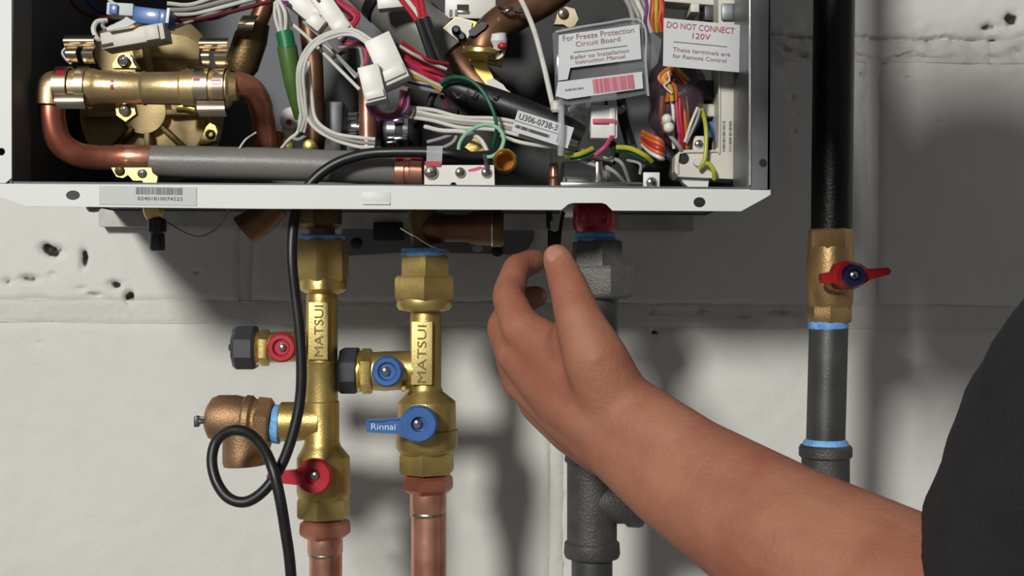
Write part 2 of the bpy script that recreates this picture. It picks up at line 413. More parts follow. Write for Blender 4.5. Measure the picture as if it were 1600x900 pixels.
def joint_strip(x0, x1, zc, half, step):
    bm = B(); nx, nz = int((x1-x0)/step), int(2*half/step); g = []
    near = ([p for p in pits_w if abs(p[1]-zc) < .05], cr_w)
    for i in range(nx+1):
        row = []
        for l in range(nz+1):
            x, z = x0+(x1-x0)*i/nx, zc-half+2*half*l/nz
            e = abs(z-zc)/half
            row.append(bm.verts.new((x, YW + .0008 + wall_depth(x, z, near) + .006*max(0, e-.75)/.25, z)))
        g.append(row)
    for i in range(nx):
        for l in range(nz): bm.faces.new((g[i][l], g[i+1][l], g[i+1][l+1], g[i][l+1]))
    return to_obj('mortar_joint', bm, 'mortar_paint', Vector((0, 0, 0)), wall)
joint_strip(.14, .50, Z_J + CH, .0125, .0012)
joint_strip(-.46, .50, Z_J, .0120, .0022)
# ------------------------------------------------------------------ water heater cabinet
XL, XR, ZT = P(-30, 300, 0).x, P(1203, 300, 0).x, 0.66
ZB = P(590, 294, 0).z
hc = T('water_heater', 'wall mounted tankless water heater cabinet with open front and pale front lip', 'water heater', ((XL+XR)/2, 0.12, ZB))
def slab(x0, x1, y0, y1, z0, z1, bev=0.0): return boxc(B(), Vector(((x0+x1)/2, (y0+y1)/2, (z0+z1)/2)), x1-x0, y1-y0, z1-z0, 0, bev)
hc.part('side_panel', slab(XL, XL+.0015, 0, .248, ZB, ZT), 'cabinet_inside')
hc.part('side_panel', slab(XR-.0015, XR, 0, .248, ZB, ZT), 'cabinet_inside')
hc.part('back_panel', slab(XL, XR, .2465, .248, ZB, ZT), 'cabinet_inside')
hc.part('hanging_rail', slab(P(154, 340, .249).x, XR-.01, .249, .262, ZB-.0125, ZB+.03), 'hanger_paint')
hc.part('top_panel', slab(XL, XR, 0, .248, ZT-.0015, ZT), 'cabinet_paint')
hc.part('bottom_panel', slab(XL+.002, XR-.002, .002, .246, ZB+.001, ZB+.0025), 'cabinet_inside')
xl2 = P(18, 200, 0).x
bm = plate(B(), [(-30, -700), (18, -700), (18, 278), (8, 286), (-30, 286)], 0, .0015, [oval(2, 237, 6, 6, 16)]); fl = hc.part('front_flange', bm, 'cabinet_paint')
bm = plate(B(), [(1172, -700), (1203, -700), (1203, 297), (1172, 297)], 0, .0015, [oval(1192, 254, 5, 5, 16)]); fr = hc.part('front_flange', bm, 'cabinet_steel')
xr2 = P(1172, 200, 0).x
hc.part('flange_return', slab(xr2-.0012, xr2, .001, .05, ZB+.001, ZT-.002), 'cabinet_steel', fr)
hc.part('flange_bead', tubec(B(), [P(1172, -700, -.0004), P(1172, 290, -.0004)], .0009, 8, 1), 'chrome', fr)
hc.part('dimple', revy(B(), 1192, 254, [(-.001, 6), (.004, 4.5), (.004, .01)], seg=16), 'slot', fr)
hc.part('flange_return', slab(xl2-.0012, xl2, .001, .03, ZB+.001, ZT-.002), 'cabinet_inside', fl)
lip = hc.part('front_lip', plate(B(), [(-30, 287), (600, 290), (1204, 297), (1204, 304), (1196, 309), (1158, 330), (957, 329), (947, 319), (940, 317), (896, 317), (888, 319), (877, 328), (400, 326), (40, 322), (12, 312), (0, 308), (-30, 306)], -.0004, .0014,
              [oval(114, 305, 11, 7.5), oval(1093, 316, 9.5, 8)]), 'cabinet_paint')
bm = B(); p0, p1 = P(-30, 288, 0), P(1204, 298, 0)
boxc(bm, (p0+p1)/2 + Vector((0, .007, 0)), p1.x-p0.x, .014, .0012); hc.part('lip_return', bm, 'cabinet_paint', lip)
bm = B(); box(bm, 588, 309, -.0009, 44, 18, .0006, 0, .0002); hc.part('lip_tab', bm, 'cabinet_paint', lip)
hc.part('tab_edge', box(B(), 588, 318, -.0016, 42, 2.2, .0008), 'white_plastic', lip)
for (px, py) in ((1018, 283),):
    hc.part('screw_lug', box(B(), px, py-2, .004, 26, 24, .002, 0, .0006), 'cabinet_paint')
    screw(hc, px, py+2, .003, 9, 'chrome')
st = T('serial_sticker', 'pale grey serial number sticker with barcode on the front lip', 'sticker', P(231, 321, -.0008))
so = st.part('backing', box(B(), 231, 306, -.0009, 152, 29, .0004, -.44), 'sticker')
bars(st, 249, 298.5, -.0011, 73, 11, -.44, 30, 'ink_grey', so)
text(st, '02401810074523', 250, 310.5, -.00095, 70, 5.5, -.44, 'ink_dark', so, .0002)

# wall bracket below the cabinet
mb = T('mounting_bracket', 'grey steel mounting bracket plate on the wall under the heater', 'bracket', P(680, 392, .25))
mb.part('plate', plate(B(), [(540, 330), (835, 330), (835, 372), (826, 388), (806, 398), (742, 396), (640, 394), (536, 400), (528, 386), (534, 366)], .2555, .002, [oval(557, 380, 9, 9, 18), oval(777, 392, 9, 9, 18), oval(746, 388, 9, 6, 16)]), 'cabinet_steel')
for (px, py, r) in ((557, 380, 9.3), (777, 392, 9.3)): mb.part('dark_hole_disc', revy(B(), px, py, [(.258, r), (.2545, r), (.2535, r*.7), (.2535, .01)], Yref=.2555, seg=18), 'black_rubber')  # dark discs standing in for the black shade in the bracket holes
mb.part('dark_hole_box', box(B(), 606, 361, .245, 46, 28, .011, 0, .001), 'black_board')  # dark box standing in for the shade of a rectangular hole

# ------------------------------------------------------------------ hot water valve (left)
YP = 0.09
def hexring(rows, cx, Y, phase=0.0): return revv(B(), cx, Y, rows, hexa=True, phase=phase)
hv = T('service_valve', 'brass service valve with red handles on the left pipe', 'valve', P(507, 810, YP))
hv.part('union_nut', hexring([(374, 33), (378, 35), (434, 36), (439, 34)], 505, YP, .12), 'brass')
hv.part('union_collar', revv(B(), 505, YP, [(436, 36), (440, 37), (452, 37), (457, 30), (460, 22)]), 'brass')
hv.part('sealant_ring', revv(B(), 504, YP, [(367, 33), (369, 36), (374, 35), (376, 33)]), 'sealant')
body = hv.part('body', revv(B(), 503, YP, [(455, 22), (462, 24), (470, 24.5), (565, 24.5), (566, 26), (569, 25), (626, 25), (628, 27), (690, 27), (698, 30), (714, 41, 505), (768, 42, 506), (776, 40, 506), (782, 36, 506), (784, 30, 506)], seg=40), 'brass_cast')
pad = hv.part('name_pad', box(B(), 497, 517, YP-.0126, 31, 90, .008, 0, .0005), 'brass_pad_lit', body)
text(hv, 'MATSUI', 498, 517, YP-.0126, 80, 14, 90, 'engraving', pad, .0005, 'raised_lettering')
hv.part('outlet_hex', hexring([(778, 36), (782, 37), (804, 37), (808, 35)], 506, YP, .1), 'brass_cast')
hv.part('relief_branch', rev(B(), [(500, 659, YP, 30), (480, 659, YP, 28), (462, 659, YP, 31), (440, 659, YP, 31), (438, 659, YP, 29)], seg=28), 'brass_cast')
hv.part('branch_boss', rev(B(), [(495, 659, YP-.012, 12), (487, 660, YP-.019, 30), (470, 660, YP-.006, 30)], seg=20), 'brass_cast') if False else None
# drain port
dr = hv.part('drain_port', rev(B(), [(482, 541, YP, 22), (470, 541, YP, 24), (424, 543, YP, 24), (420, 543, YP, 23)]), 'brass')
hv.part('hex_collar', rev(B(), [(421, 543, YP, 24), (419, 543, YP, 25), (409, 543, YP, 25), (407, 543, YP, 24)], hexa=True, phase=.5), 'brass', dr)
hv.part('thread', rev(B(), [(410, 543, YP, 23), (404, 543, YP, 26.5), (400, 543, YP, 28), (397, 543, YP, 24), (390, 543, YP, 20)]), 'brass_bright', dr)
cap = hv.part('cap', rev(B(), [(402, 543, YP, 32), (398, 543, YP, 36), (372, 543, YP, 36), (366, 543, YP, 31), (364, 543, YP, 20), (363, 543, YP, 7), (358, 543, YP, 5)], seg=8, phase=.39), 'black_plastic', dr)
kn = hv.part('drain_knob', revy(B(), 441, 543, [(YP-.008, 20), (YP-.013, 23), (YP-.018, 23), (YP-.0195, 20), (YP-.0195, 14), (YP-.017, 11), (YP-.017, .01)], Yref=YP-.015), 'red_handle')
screw(hv, 441, 543, YP-.018, 6.5, 'chrome', kn)
# shut-off handle
hb = revy(B(), 492, 743, [(YP-.014, 19), (YP-.022, 24), (YP-.026, 28), (YP-.031, 28), (YP-.0325, 25), (YP-.0325, 13), (YP-.029, 11), (YP-.029, .01)], Yref=YP-.026)
hd = hv.part('shut_off_handle', hb, 'red_handle')
lv = plate(B(), [(475, 727), (462, 734), (445, 736), (420, 736), (416, 745), (420, 754), (445, 756), (464, 758), (476, 763)], YP-.031, .006)
hv.part('lever', lv, 'red_handle', hd)
screw(hv, 492, 743, YP-.0295, 7.5, 'screw_metal', hd)
# heater outlet stub above
so_ = T('outlet_fitting', 'dark brass outlet fitting under the cabinet above the left union', 'fitting', P(502, 360, YP))
so_.part('hex_nut', hexring([(318, 27), (322, 29), (350, 29), (358, 22)], 501, YP, .2), 'brass_dark')
so_.part('neck', revv(B(), 503, YP, [(355, 20), (372, 21)]), 'brass_dark')
# relief valve
rv = T('relief_valve', 'bronze pressure relief valve with test lever left of the red handled valve', 'valve', P(383, 727, YP))
rv.part('body', rev(B(), [(424, 661, YP, 34), (404, 659, YP, 36), (397, 657, YP, 34), (392, 656, YP, 38), (384, 655, YP, 38), (380, 655, YP, 35), (366, 654, YP, 37), (340, 653, YP, 36), (330, 653, YP, 32), (323, 653, YP, 20), (322, 653, YP, .5)], seg=36), 'bronze')
rv.part('hex_wrench_flat', rev(B(), [(425, 662, YP, 33), (422, 662, YP, 36), (404, 660, YP, 36), (401, 660, YP, 33)], hexa=True, phase=.35), 'bronze')
rv.part('outlet', rev(B(), [(380, 660, YP, 34), (381, 690, YP, 33), (382, 708, YP, 34), (383, 720, YP, 35), (383, 727, YP, 33), (383, 727, YP, 27), (383, 715, YP, 26)], seg=32, cap=False), 'bronze')
rv.part('thread_tape', rev(B(), [(440, 663, YP, 28), (438, 663, YP, 31), (428, 662, YP, 30), (424, 662, YP, 27)]), 'sealant')
tl = rv.part('test_lever', tube(B(), [(330, 655, YP-.004), (318, 658, YP-.005), (309, 659, YP-.005)], 4, 8, 4), 'steel_pipe')
rv.part('lever_tip', box(B(), 306, 659, YP-.007, 7, 17, .006, 0, .0006), 'steel_pipe', tl)
rv.part('lever_fork', box(B(), 318, 654, YP-.009, 16, 5, .004, 0, .0006), 'steel_pipe', tl)
def copper_pipe(label, cx, ytop, hwh, hws, hwp, y2, y3, dx=0):
    t = T('copper_pipe', label, 'pipe', P(cx+dx, 1900, YP), 'copper pipes below the service valves')
    t.part('hex_adapter', revv(B(), cx, YP, [(ytop, hwh*.88), (ytop+5, hwh), (ytop+16, hwh*1.02), (ytop+22, hwh), (ytop+28, hws)], hexa=True, phase=.25), 'copper_red')
    t.part('sweat_cup', revv(B(), cx, YP, [(ytop+18, hws*.98), (ytop+30, hws), (y2, hws), (y2+2, hws*.95)]), 'copper')
    t.part('solder_ring', revv(B(), cx, YP, [(y2, hwp*1.0), (y2+2, hwp*1.035), (y2+5, hwp*1.035), (y2+7, hwp)]), 'clip_metal')
    t.part('tube', revv(B(), cx+1, YP, [(y2, hwp), (y3, hwp), (1900, hwp, cx+dx)], seg=36), 'copper')
    return t
copper_pipe('copper pipe with hex adapter below the red handled valve', 508, 812, 34, 27.5, 25.5, 862, 900, 5)
copper_pipe('copper pipe with hex adapter below the blue handled valve', 669, 742, 34, 28.5, 27.5, 799, 900, 3)

# ------------------------------------------------------------------ cold water valve (right of it)
cv = T('service_valve', 'brass service valve with blue handles, second pipe from the left', 'valve', P(667, 740, YP))
cv.part('sealant_ring', revv(B(), 663, YP, [(387, 32), (389, 36), (393, 35.5), (396, 37), (400, 36), (402, 33)]), 'sealant')
cv.part('union_neck_hex', hexring([(400, 34), (404, 36), (430, 36), (434, 34)], 664, YP, -.08), 'brass')
cv.part('union_nut', hexring([(431, 42), (436, 45), (464, 45), (468, 43)], 663, YP, -.06), 'brass')
cv.part('union_collar', revv(B(), 663, YP, [(464, 43), (468, 44), (478, 44), (484, 40), (487, 26)]), 'brass')
body = cv.part('body', revv(B(), 665, YP, [(484, 23), (494, 24.5), (604, 24.5), (612, 27), (627, 44, 667), (630, 45, 667), (670, 46, 667), (672, 48, 667), (698, 48, 667), (705, 44, 667), (709, 40, 667), (711, 30, 667)], seg=40), 'brass_cast')
pad = cv.part('name_pad', box(B(), 659, 552, YP-.0126, 33, 99, .008, 0, .0005), 'brass_pad_lit', body)
text(cv, 'MATSUI', 659, 553, YP-.0126, 90, 14, 90, 'engraving', pad, .0005, 'raised_lettering')
cv.part('outlet_hex', hexring([(706, 37), (710, 39), (734, 39), (739, 37)], 667, YP, .1), 'brass_cast')
dr = cv.part('drain_port', rev(B(), [(648, 578, YP, 30), (640, 578, YP, 30), (600, 580, YP, 31), (584, 580, YP, 30), (581, 580, YP, 27)]), 'brass')
cv.part('stop_pin', revy(B(), 632, 606, [(YP-.008, 5), (YP-.016, 5), (YP-.017, 3), (YP-.017, .01)], Yref=YP-.01, seg=12), 'brass', dr)
cv.part('hex_collar', rev(B(), [(582, 580, YP, 29), (579, 580, YP, 31), (567, 580, YP, 31), (565, 580, YP, 29)], hexa=True, phase=.5), 'brass', dr)
cv.part('thread', rev(B(), [(568, 580, YP, 27), (563, 580, YP, 33), (560, 580, YP, 33), (557, 580, YP, 28), (550, 580, YP, 24)]), 'brass_bright', dr)
cv.part('cap', rev(B(), [(561, 579, YP, 33), (558, 579, YP, 38), (536, 579, YP, 38), (531, 579, YP, 34), (529, 579, YP, 22), (528.5, 578, YP, .5)], seg=8, phase=.39), 'black_plastic', dr)
kn = cv.part('drain_knob', revy(B(), 606, 580, [(YP-.011, 22), (YP-.016, 24), (YP-.022, 24), (YP-.0235, 21), (YP-.0235, 15), (YP-.021, 12), (YP-.021, .01)], Yref=YP-.018), 'blue_handle')
screw(cv, 602, 580, YP-.022, 8, 'chrome', kn)
hb = revy(B(), 655, 662, [(YP-.016, 22), (YP-.024, 27), (YP-.028, 29), (YP-.033, 29), (YP-.0345, 26), (YP-.0345, 12), (YP-.031, 10), (YP-.031, .01)], Yref=YP-.03)
hd = cv.part('shut_off_handle', hb, 'blue_handle')
lv = plate(B(), [(640, 637), (630, 650), (622, 654), (600, 655), (573, 656), (571, 661), (573, 675), (600, 677), (622, 678), (630, 683), (645, 690)], YP-.034, .006)
lo_ = cv.part('lever', lv, 'blue_handle', hd)
cv.part('lever_rim', tube(B(), [(574, 658, YP-.0345), (598, 658, YP-.0345), (606, 655.5, YP-.0345), (624, 655.5, YP-.0345)], 1.2, 6, 3), 'wire_blue' if False else 'blue_handle', hd)
text(cv, 'Rinnai', 599, 666.5, YP-.034, 38, 10, 0, 'ink_white', hd, .0002)
screw(cv, 652, 662, YP-.0325, 8, 'chrome', hd)

# cold inlet branch under the cabinet: vertical neck and horizontal filter body with cap
fb = T('inlet_filter', 'brown brass inlet filter body with knurled cap lying under the cabinet lip', 'filter', P(700, 388, YP))
fb.part('neck', revv(B(), 660, YP, [(316, 22), (345, 23), (360, 21), (372, 18), (384, 17), (389, 18)]), 'brass_dark')
fb.part('barrel', revh(B(), 356, YP, [(660, 22), (668, 25), (690, 24), (694, 22), (730, 22), (738, 26), (764, 28), (768, 28), (769, 24)], seg=32), 'copper_brown')
cp = fb.part('cap', revh(B(), 357, YP, [(768, 24), (770, 29), (783, 29), (787, 26), (787, .5)], seg=24), 'brass_dark')
fb.part('snap_ring', revh(B(), 356, YP, [(767, 27), (768, 30), (770, 30), (771, 27)]), 'chrome', cp)
fb.part('wire_clip', tube(B(), [(626, 356, YP-.012), (648, 369, YP-.0135), (672, 384, YP-.0125), (702, 394, YP-.008)], 1.6, 6, 5), 'chrome')

# ------------------------------------------------------------------ gas inlet line
gl = T('gas_line', 'grey iron gas line with union and tee behind the hand', 'pipe', P(930, 1900, YP))
gl.part('union_neck_hex', hexring([(376, 33), (380, 35.5), (416, 36), (420, 36)], 933, YP, -.12), 'iron_light')
gl.part('union_nut', hexring([(416, 42), (420, 45), (458, 45), (464, 41), (467, 36)], 941, YP, -.18), 'iron_light')
gl.part('nipple', revv(B(), 936, YP, [(462, 34), (470, 30), (560, 29.5), (712, 29.5, 926)]), 'steel_pipe')
tee = gl.part('tee', revv(B(), 925, YP, [(704, 34), (706, 42), (720, 43), (724, 39), (844, 39), (848, 43), (864, 44), (870, 42), (872, 34)], seg=36), 'iron')
gl.part('tee_branch', rev(B(), [(925, 780, YP, 38), (975, 780, YP, 38), (980, 780, YP, 43), (998, 780, YP, 44), (1004, 780, YP, 42), (1004, 780, YP, 32), (990, 780, YP, 31)], seg=36, cap=False), 'iron', tee)
gl.part('branch_plug', rev(B(), [(985, 780, YP, 32), (996, 780, YP, 32), (997, 780, YP, .5)], seg=24), 'iron', tee)
gl.part('lower_pipe', revv(B(), 925, YP, [(868, 32), (900, 32), (1900, 32, 921)], seg=36), 'steel_pipe')
gl.part('sealant_ring', revv(B(), 930, YP, [(363, 30), (366, 32), (371, 31), (374, 34), (378, 33)]), 'sealant')
gi = T('gas_inlet', 'red gas inlet collar with raised lettering under the cabinet notch', 'fitting', P(930, 364, YP))
gi.part('collar', revv(B(), 930, YP, [(318, 33), (325, 35), (352, 35), (358, 33), (364, 29)], seg=36), 'red_union')
text(gi, 'SIOMGA', 931, 345, YP-.0148, 46, 15, -3, 'ink_pink', None, .0006, 'raised_lettering')

# ------------------------------------------------------------------ gas supply at the right
YG = 0.06
gs = T('black_gas_pipe', 'thick black pipe running down from the top beside the cabinet', 'pipe', P(1298, 358, YG))
gs.part('pipe', revv(B(), 1303, YG, [(-900, 32, 1311), (0, 32, 1303.5), (350, 31.5, 1299), (364, 31, 1298)], seg=40), 'black_pipe')
gv = T('gas_shutoff_valve', 'brass ball valve with red lever on the right hand pipe', 'valve', P(1296, 505, YG))
gv.part('upper_hex', revv(B(), 1298, YG, [(358, 33), (361, 35.5), (386, 36), (392, 34)], seg=8, phase=.39), 'brass_tan')
gv.part('body', revv(B(), 1297, YG, [(386, 34), (394, 35), (410, 36), (450, 36), (474, 34), (482, 31)], seg=36), 'brass_tan')
gv.part('lower_hex', revv(B(), 1296, YG, [(476, 31), (480, 34), (500, 34), (504, 32)], seg=8, phase=.2), 'brass_tan')
gv.part('stem_boss', revy(B(), 1305, 440, [(YG-.006, 20), (YG-.018, 18), (YG-.022, 14), (YG-.022, .01)], Yref=YG-.012), 'brass_tan')
for i, (yy, s_) in enumerate(((402, 'CSA'), (425, 'WOG'), (450, '600'))): pass
hd = gv.part('handle_hub', rev(B(), [(1312, 433, YG-.020, 16), (1318, 432, YG-.024, 21), (1331, 430, YG-.036, 22), (1333, 430, YG-.038, 19)], seg=24), 'red_lever')
gv.part('lever', plate(B(), [(1284, 428), (1300, 424), (1306, 412), (1322, 407), (1345, 412), (1356, 420), (1388, 418), (1393, 423), (1390, 429), (1360, 437), (1346, 446), (1325, 449), (1304, 442), (1286, 443), (1283, 436)], YG-.034, .007), 'red_lever', hd)
gv.part('blue_cap', revy(B(), 1334, 430, [(YG-.034, 19), (YG-.041, 19), (YG-.043, 16), (YG-.043, 9), (YG-.041, 8), (YG-.041, .01)], Yref=YG-.04), 'navy_disc', hd)
screw(gv, 1334, 430, YG-.042, 7, 'screw_metal', hd)
gp = T('grey_gas_pipe', 'grey steel pipe with blue sealant below the red lever valve', 'pipe', P(1290, 760, YG))
gp.part('pipe', revv(B(), 1293, YG, [(500, 30, 1295), (694, 30, 1290), (760, 30, 1289)], seg=36), 'steel_pipe')
gp.part('sealant_ring', revv(B(), 1294, YG, [(502, 29), (504, 31), (511, 31), (514, 30)]), 'sealant')
gc = T('gas_coupling', 'dark grey pipe coupling with blue sealant above the forearm', 'fitting', P(1288, 1900, YG))
gc.part('sealant_ring', revv(B(), 1290, YG, [(686, 30.5), (690, 34), (696, 36), (700, 34)]), 'sealant')
gc.part('coupling', revv(B(), 1290, YG, [(694, 31), (695, 38), (699, 41), (712, 41), (716, 37), (790, 37), (794, 41), (806, 41), (810, 36)], seg=36), 'iron')
gc.part('lower_pipe', revv(B(), 1288, YG, [(806, 31), (1900, 31, 1282)], seg=32), 'steel_pipe')

# ------------------------------------------------------------------ small things under the cabinet
dv = T('drain_plug', 'small black drain plug hanging under the sticker', 'drain valve', P(245, 392, .07))
dv.part('brass_neck', revv(B(), 240, .07, [(316, 16), (330, 17), (338, 14), (344, 10)], seg=8), 'brass')
dv.part('knob', revv(B(), 245, .07, [(341, 11), (344, 15), (362, 15), (366, 11)], seg=10), 'black_rubber')
dv.part('plug_end', revv(B(), 246, .07, [(364, 11), (388, 12), (392, 10)], seg=20), 'black_rubber')
single('tether_wire', tube(B(), [(262, 348, .08), (285, 362, .08), (310, 370, .085), (335, 360, .09), (352, 340, .09), (358, 318, .09)], 1.8, 6), 'wire_grey', 'thin clear tether hanging between drain plug and relief elbow', 'wire', P(310, 370, .085))
el = T('drain_elbow', 'dark brown outlet elbow poking out under the cabinet bottom', 'fitting', P(398, 372, .12))
el.part('barrel', rev(B(), [(432, 318, .12, 24), (412, 340, .12, 24), (385, 358, .12, 26), (382, 360, .12, 26), (382, 360, .12, 20)], seg=24), 'copper_brown')
hk = T('hanger_hook', 'black forked hook hanging under the cabinet just above the thumb', 'hook', P(865, 386, .1))
hk.part('left_prong', plate(B(), [(853, 330), (862, 330), (864, 344), (860, 345), (860, 358), (854, 356)], .1, .004), 'black_board')
hk.part('right_prong', plate(B(), [(877, 330), (884, 330), (880, 346), (878, 362), (872, 366), (874, 350)], .1, .004), 'black_board')
hk.part('hook_base', plate(B(), [(856, 358), (866, 362), (878, 358), (876, 384), (868, 390), (856, 386)], .1, .006), 'black_board')
single('bottom_plug', revv(B(), 146, .05, [(318, 11), (326, 11), (331, 7), (332, .5)], seg=18), 'cabinet_steel', 'small grey plug poking below the lip left of the drain plug', 'plug', P(146, 331, .05))

# power cord with its loop
cd = single('power_cord', tube(B(), [(766, 243, .036), (735, 245, .032), (700, 240, .028), (660, 238, .03), (610, 238, .032), (570, 241, .034), (530, 253, .036), (500, 272, .036), (478, 296, .035), (464, 325, .034), (457, 365, .03), (456, 410, .028), (461, 460, .028), (468, 520, .028), (471, 580, .028), (468, 630, .028), (457, 680, .027), (440, 726, .026),
            (415, 764, .024), (385, 784, .024), (357, 778, .026), (338, 752, .030), (331, 718, .034), (339, 688, .036), (362, 673, .034), (388, 677, .030), (410, 698, .022), (426, 732, .014), (437, 776, .012), (446, 830, .014), (453, 880, .016), (458, 960, .02), (462, 1100, .03), (462, 1850, .04)], 8.6, 14, 8), 'black_rubber',
            'black power cord dropping from the cabinet and looping once', 'cord', P(462, 1850, .04))
M('silver_sheet', (190, 192, 194), 0.4, 0.6, 0.05, 30)
# ------------------------------------------------------------------ inside the cabinet, left: brass valve body and casting
YV = 0.036
fv = T('flow_valve', 'horizontal brass flow valve with two spring clips at the left inside the cabinet', 'valve', P(205, 170, YV))
fv.part('body', revh(B(), 138, YV, [(100, 27, 137), (148, 30, 137), (152, 28, 137), (160, 27, 137), (222, 25), (226, 27), (229, 25), (284, 26), (287, 29), (306, 30), (358, 29), (362, 22), (372, 19)], seg=36), 'brass_rose')
eb = fv.part('end_elbow', tube(B(), [(120, 137, YV), (90, 137, YV), (82, 143, YV), (81, 165, YV)], 27, 20, 5), 'brass_rose')
for cxs, ins in (((91, 112), (125, 139)), ((308, 330), (338, 355))):
    for a, b in (cxs, ins):
        fv.part('clip_band', revh(B(), 137, YV, [(a, 30), (a, 33), (b, 33), (b, 30)], seg=28, cap=False), 'clip_metal')
for x0, x1, x2, x3, y0 in ((102, 122, 132, 149, 55), (313, 329, 338, 357, 59)):
    tb_ = fv.part('clip_tab', bend(B(), x0, x3, y0, y0+20, YV-.004, .004), 'clip_metal')
    fv.part('clip_prong', bend(B(), x0+4, x1, y0+17, y0+42, YV-.008, .005), 'clip_metal', tb_)
    fv.part('clip_prong', bend(B(), x2, x3, y0+17, y0+44, YV-.008, .006), 'clip_metal', tb_)
for x0, x1, y0, y1 in ((85, 130, 146, 170), (307, 350, 158, 182)):
    fv.part('clip_foot', bend(B(), x0, x1, y0, y1, YV-.012, .0022, skew=4), 'clip_metal')
fv.part('clip_pipe_end', tube(B(), [(112, 100, YV), (103, 92, YV), (98, 82, YV), (104, 74, YV)], 3, 6), 'steel_pipe')
for a, b, r0, r1 in ((97, 111, -.75, -.45), (310, 320, -.28, .0), (338, 353, -.22, .02)):
    fv.part('paint_mark', revh(B(), 137, YV, [(a, 33.6), (b, 33.6)], seg=6, arc=(r0, r1), cap=False), 'red_handle')
fv.part('paint_mark', revh(B(), 137, YV, [(181, 27.6), (185, 27.6)], seg=6, arc=(-.3, .25), cap=False), 'red_handle')
fv.part('screw_lug', plate(B(), [(176, 100), (186, 84), (202, 84), (216, 106), (176, 106)], YV+.004, .006), 'brass_cast')
screw(fv, 193, 95, YV+.002, 10)
fv.part('lug_spring', tube(B(), [(196, 86, YV), (204, 92, YV), (210, 103, YV)], 1.6, 6), 'clip_metal')
fv.part('screw_lug', plate(B(), [(180, 160), (208, 160), (212, 178), (196, 190), (182, 180)], YV+.004, .006), 'brass_cast')
screw(fv, 194, 172, YV+.002, 9)

ph = T('pump_housing', 'large ribbed brass housing behind the horizontal flow valve', 'housing', P(225, 270, .15))
ph.part('upper_plate', plate(B(), [(148, 68), (150, 52), (182, 34), (215, 40), (222, 112), (160, 112), (148, 90)], .1, .03), 'brass_matte')
ph.part('upper_block', rev(B(), [(208, 78, .15, 38), (214, 78, .15, 42), (262, 78, .15, 48), (300, 82, .15, 44), (318, 86, .15, 30)], seg=8, phase=.39), 'brass_matte')
ph.part('dark_rib', plate(B(), [(214, 62), (220, 62), (226, 110), (212, 112), (207, 80)], .092, .006), 'brass_dark')
dsc = ph.part('lower_disc', revy(B(), 232, 178, [(.17, 108), (.15, 108), (.14, 100), (.146, 92), (.146, 40), (.138, 34), (.138, .01)], Yref=.15, seg=40), 'brass_matte')
for a in range(8):
    th = math.radians(a*45+2); c = P(232, 178, .142); kk = k(.142)
    ux = Vector((math.cos(th), 0, math.sin(th)))
    boxc(b_ := B(), c + ux*(64*kk), 66*kk, .012, 9*kk, math.degrees(th), .0008); ph.part('rib', b_, 'brass_dark' if a % 2 else 'brass_matte', dsc)
lg = ph.part('screw_lug', plate(B(), [(310, 226), (322, 198), (328, 192), (336, 196), (340, 206), (336, 220), (324, 224)], .12, .01), 'brass_cast')
ph.part('screw_hole', revy(B(), 329, 210, [(.121, 8), (.1185, 7.5), (.1185, 4), (.121, 3), (.121, .01)], Yref=.12, seg=16), 'slot', lg)
ph.part('bright_boss', rev(B(), [(278, 168, .12, 8), (290, 167, .12, 10), (306, 172, .12, 8)], seg=14), 'brass_bright')  # small boss in the brightest brass

cb = T('insulated_pipe', 'copper pipe bending into a grey foam sleeve along the cabinet bottom', 'pipe', P(350, 285, .07))
cb.part('copper_bend', tube(B(), [(81, 160, YV), (82, 188, YV), (92, 220, .038), (118, 240, .043), (152, 246, .05), (190, 246, .055), (240, 246, .056)], 19.5, 18, 8), 'copper_red')
cb.part('copper_sleeve', revh(B(), 246, .056, [(180, 19.8, 246), (182, 20.3, 246), (238, 20.3, 247), (240, 19, 247)]), 'copper')
cb.part('foam_sleeve', revh(B(), 254, .056, [(237, 22, 251), (240, 25, 252), (420, 25.5, 256), (610, 25, 263), (620, 24, 264), (621, 18, 264)], seg=32), 'foam')
cl = cb.part('collar', revh(B(), 268, .054, [(617, 20), (619, 24), (632, 24), (634, 22), (640, 22), (642, 24), (660, 23), (662, 20)]), 'copper')
cb.part('paint_mark', revh(B(), 268, .054, [(620, 24.6), (632, 24.6)], seg=8, arc=(-1.1, -.6), cap=False), 'red_handle', cl)
cb.part('paint_mark', revh(B(), 268, .054, [(643, 24.6), (660, 24.4)], seg=8, arc=(-1.1, -.75), cap=False), 'red_handle', cl)

single('copper_bend', tube(B(), [(350, 133, .036), (376, 132, .04), (394, 141, .048), (406, 162, .06), (412, 192, .075), (415, 245, .086)], 18.5, 18, 8), 'copper_red', 'reddish copper bend leaving the right end of the flow valve', 'pipe', P(415, 245, .096))
single('copper_socket', revv(B(), 421, .098, [(206, 18), (208, 21), (226, 23), (250, 23)], seg=24), 'copper_brown', 'dark brown socket around the foot of the reddish copper bend', 'fitting', P(421, 250, .098))
bk = T('brass_foot_bracket', 'bright brass foot bracket with two screws under the copper pipe', 'bracket', P(212, 286, .036))
bk.part('plate', plate(B(), [(174, 262), (236, 262), (238, 270), (246, 276), (244, 288), (226, 288), (222, 282), (208, 282), (200, 273), (192, 278), (182, 276), (177, 268)], .036, .004), 'brass_bright')
screw(bk, 187, 267, .0355, 8, 'brass_dark'); screw(bk, 222, 271, .0355, 7.5, 'screw_metal')

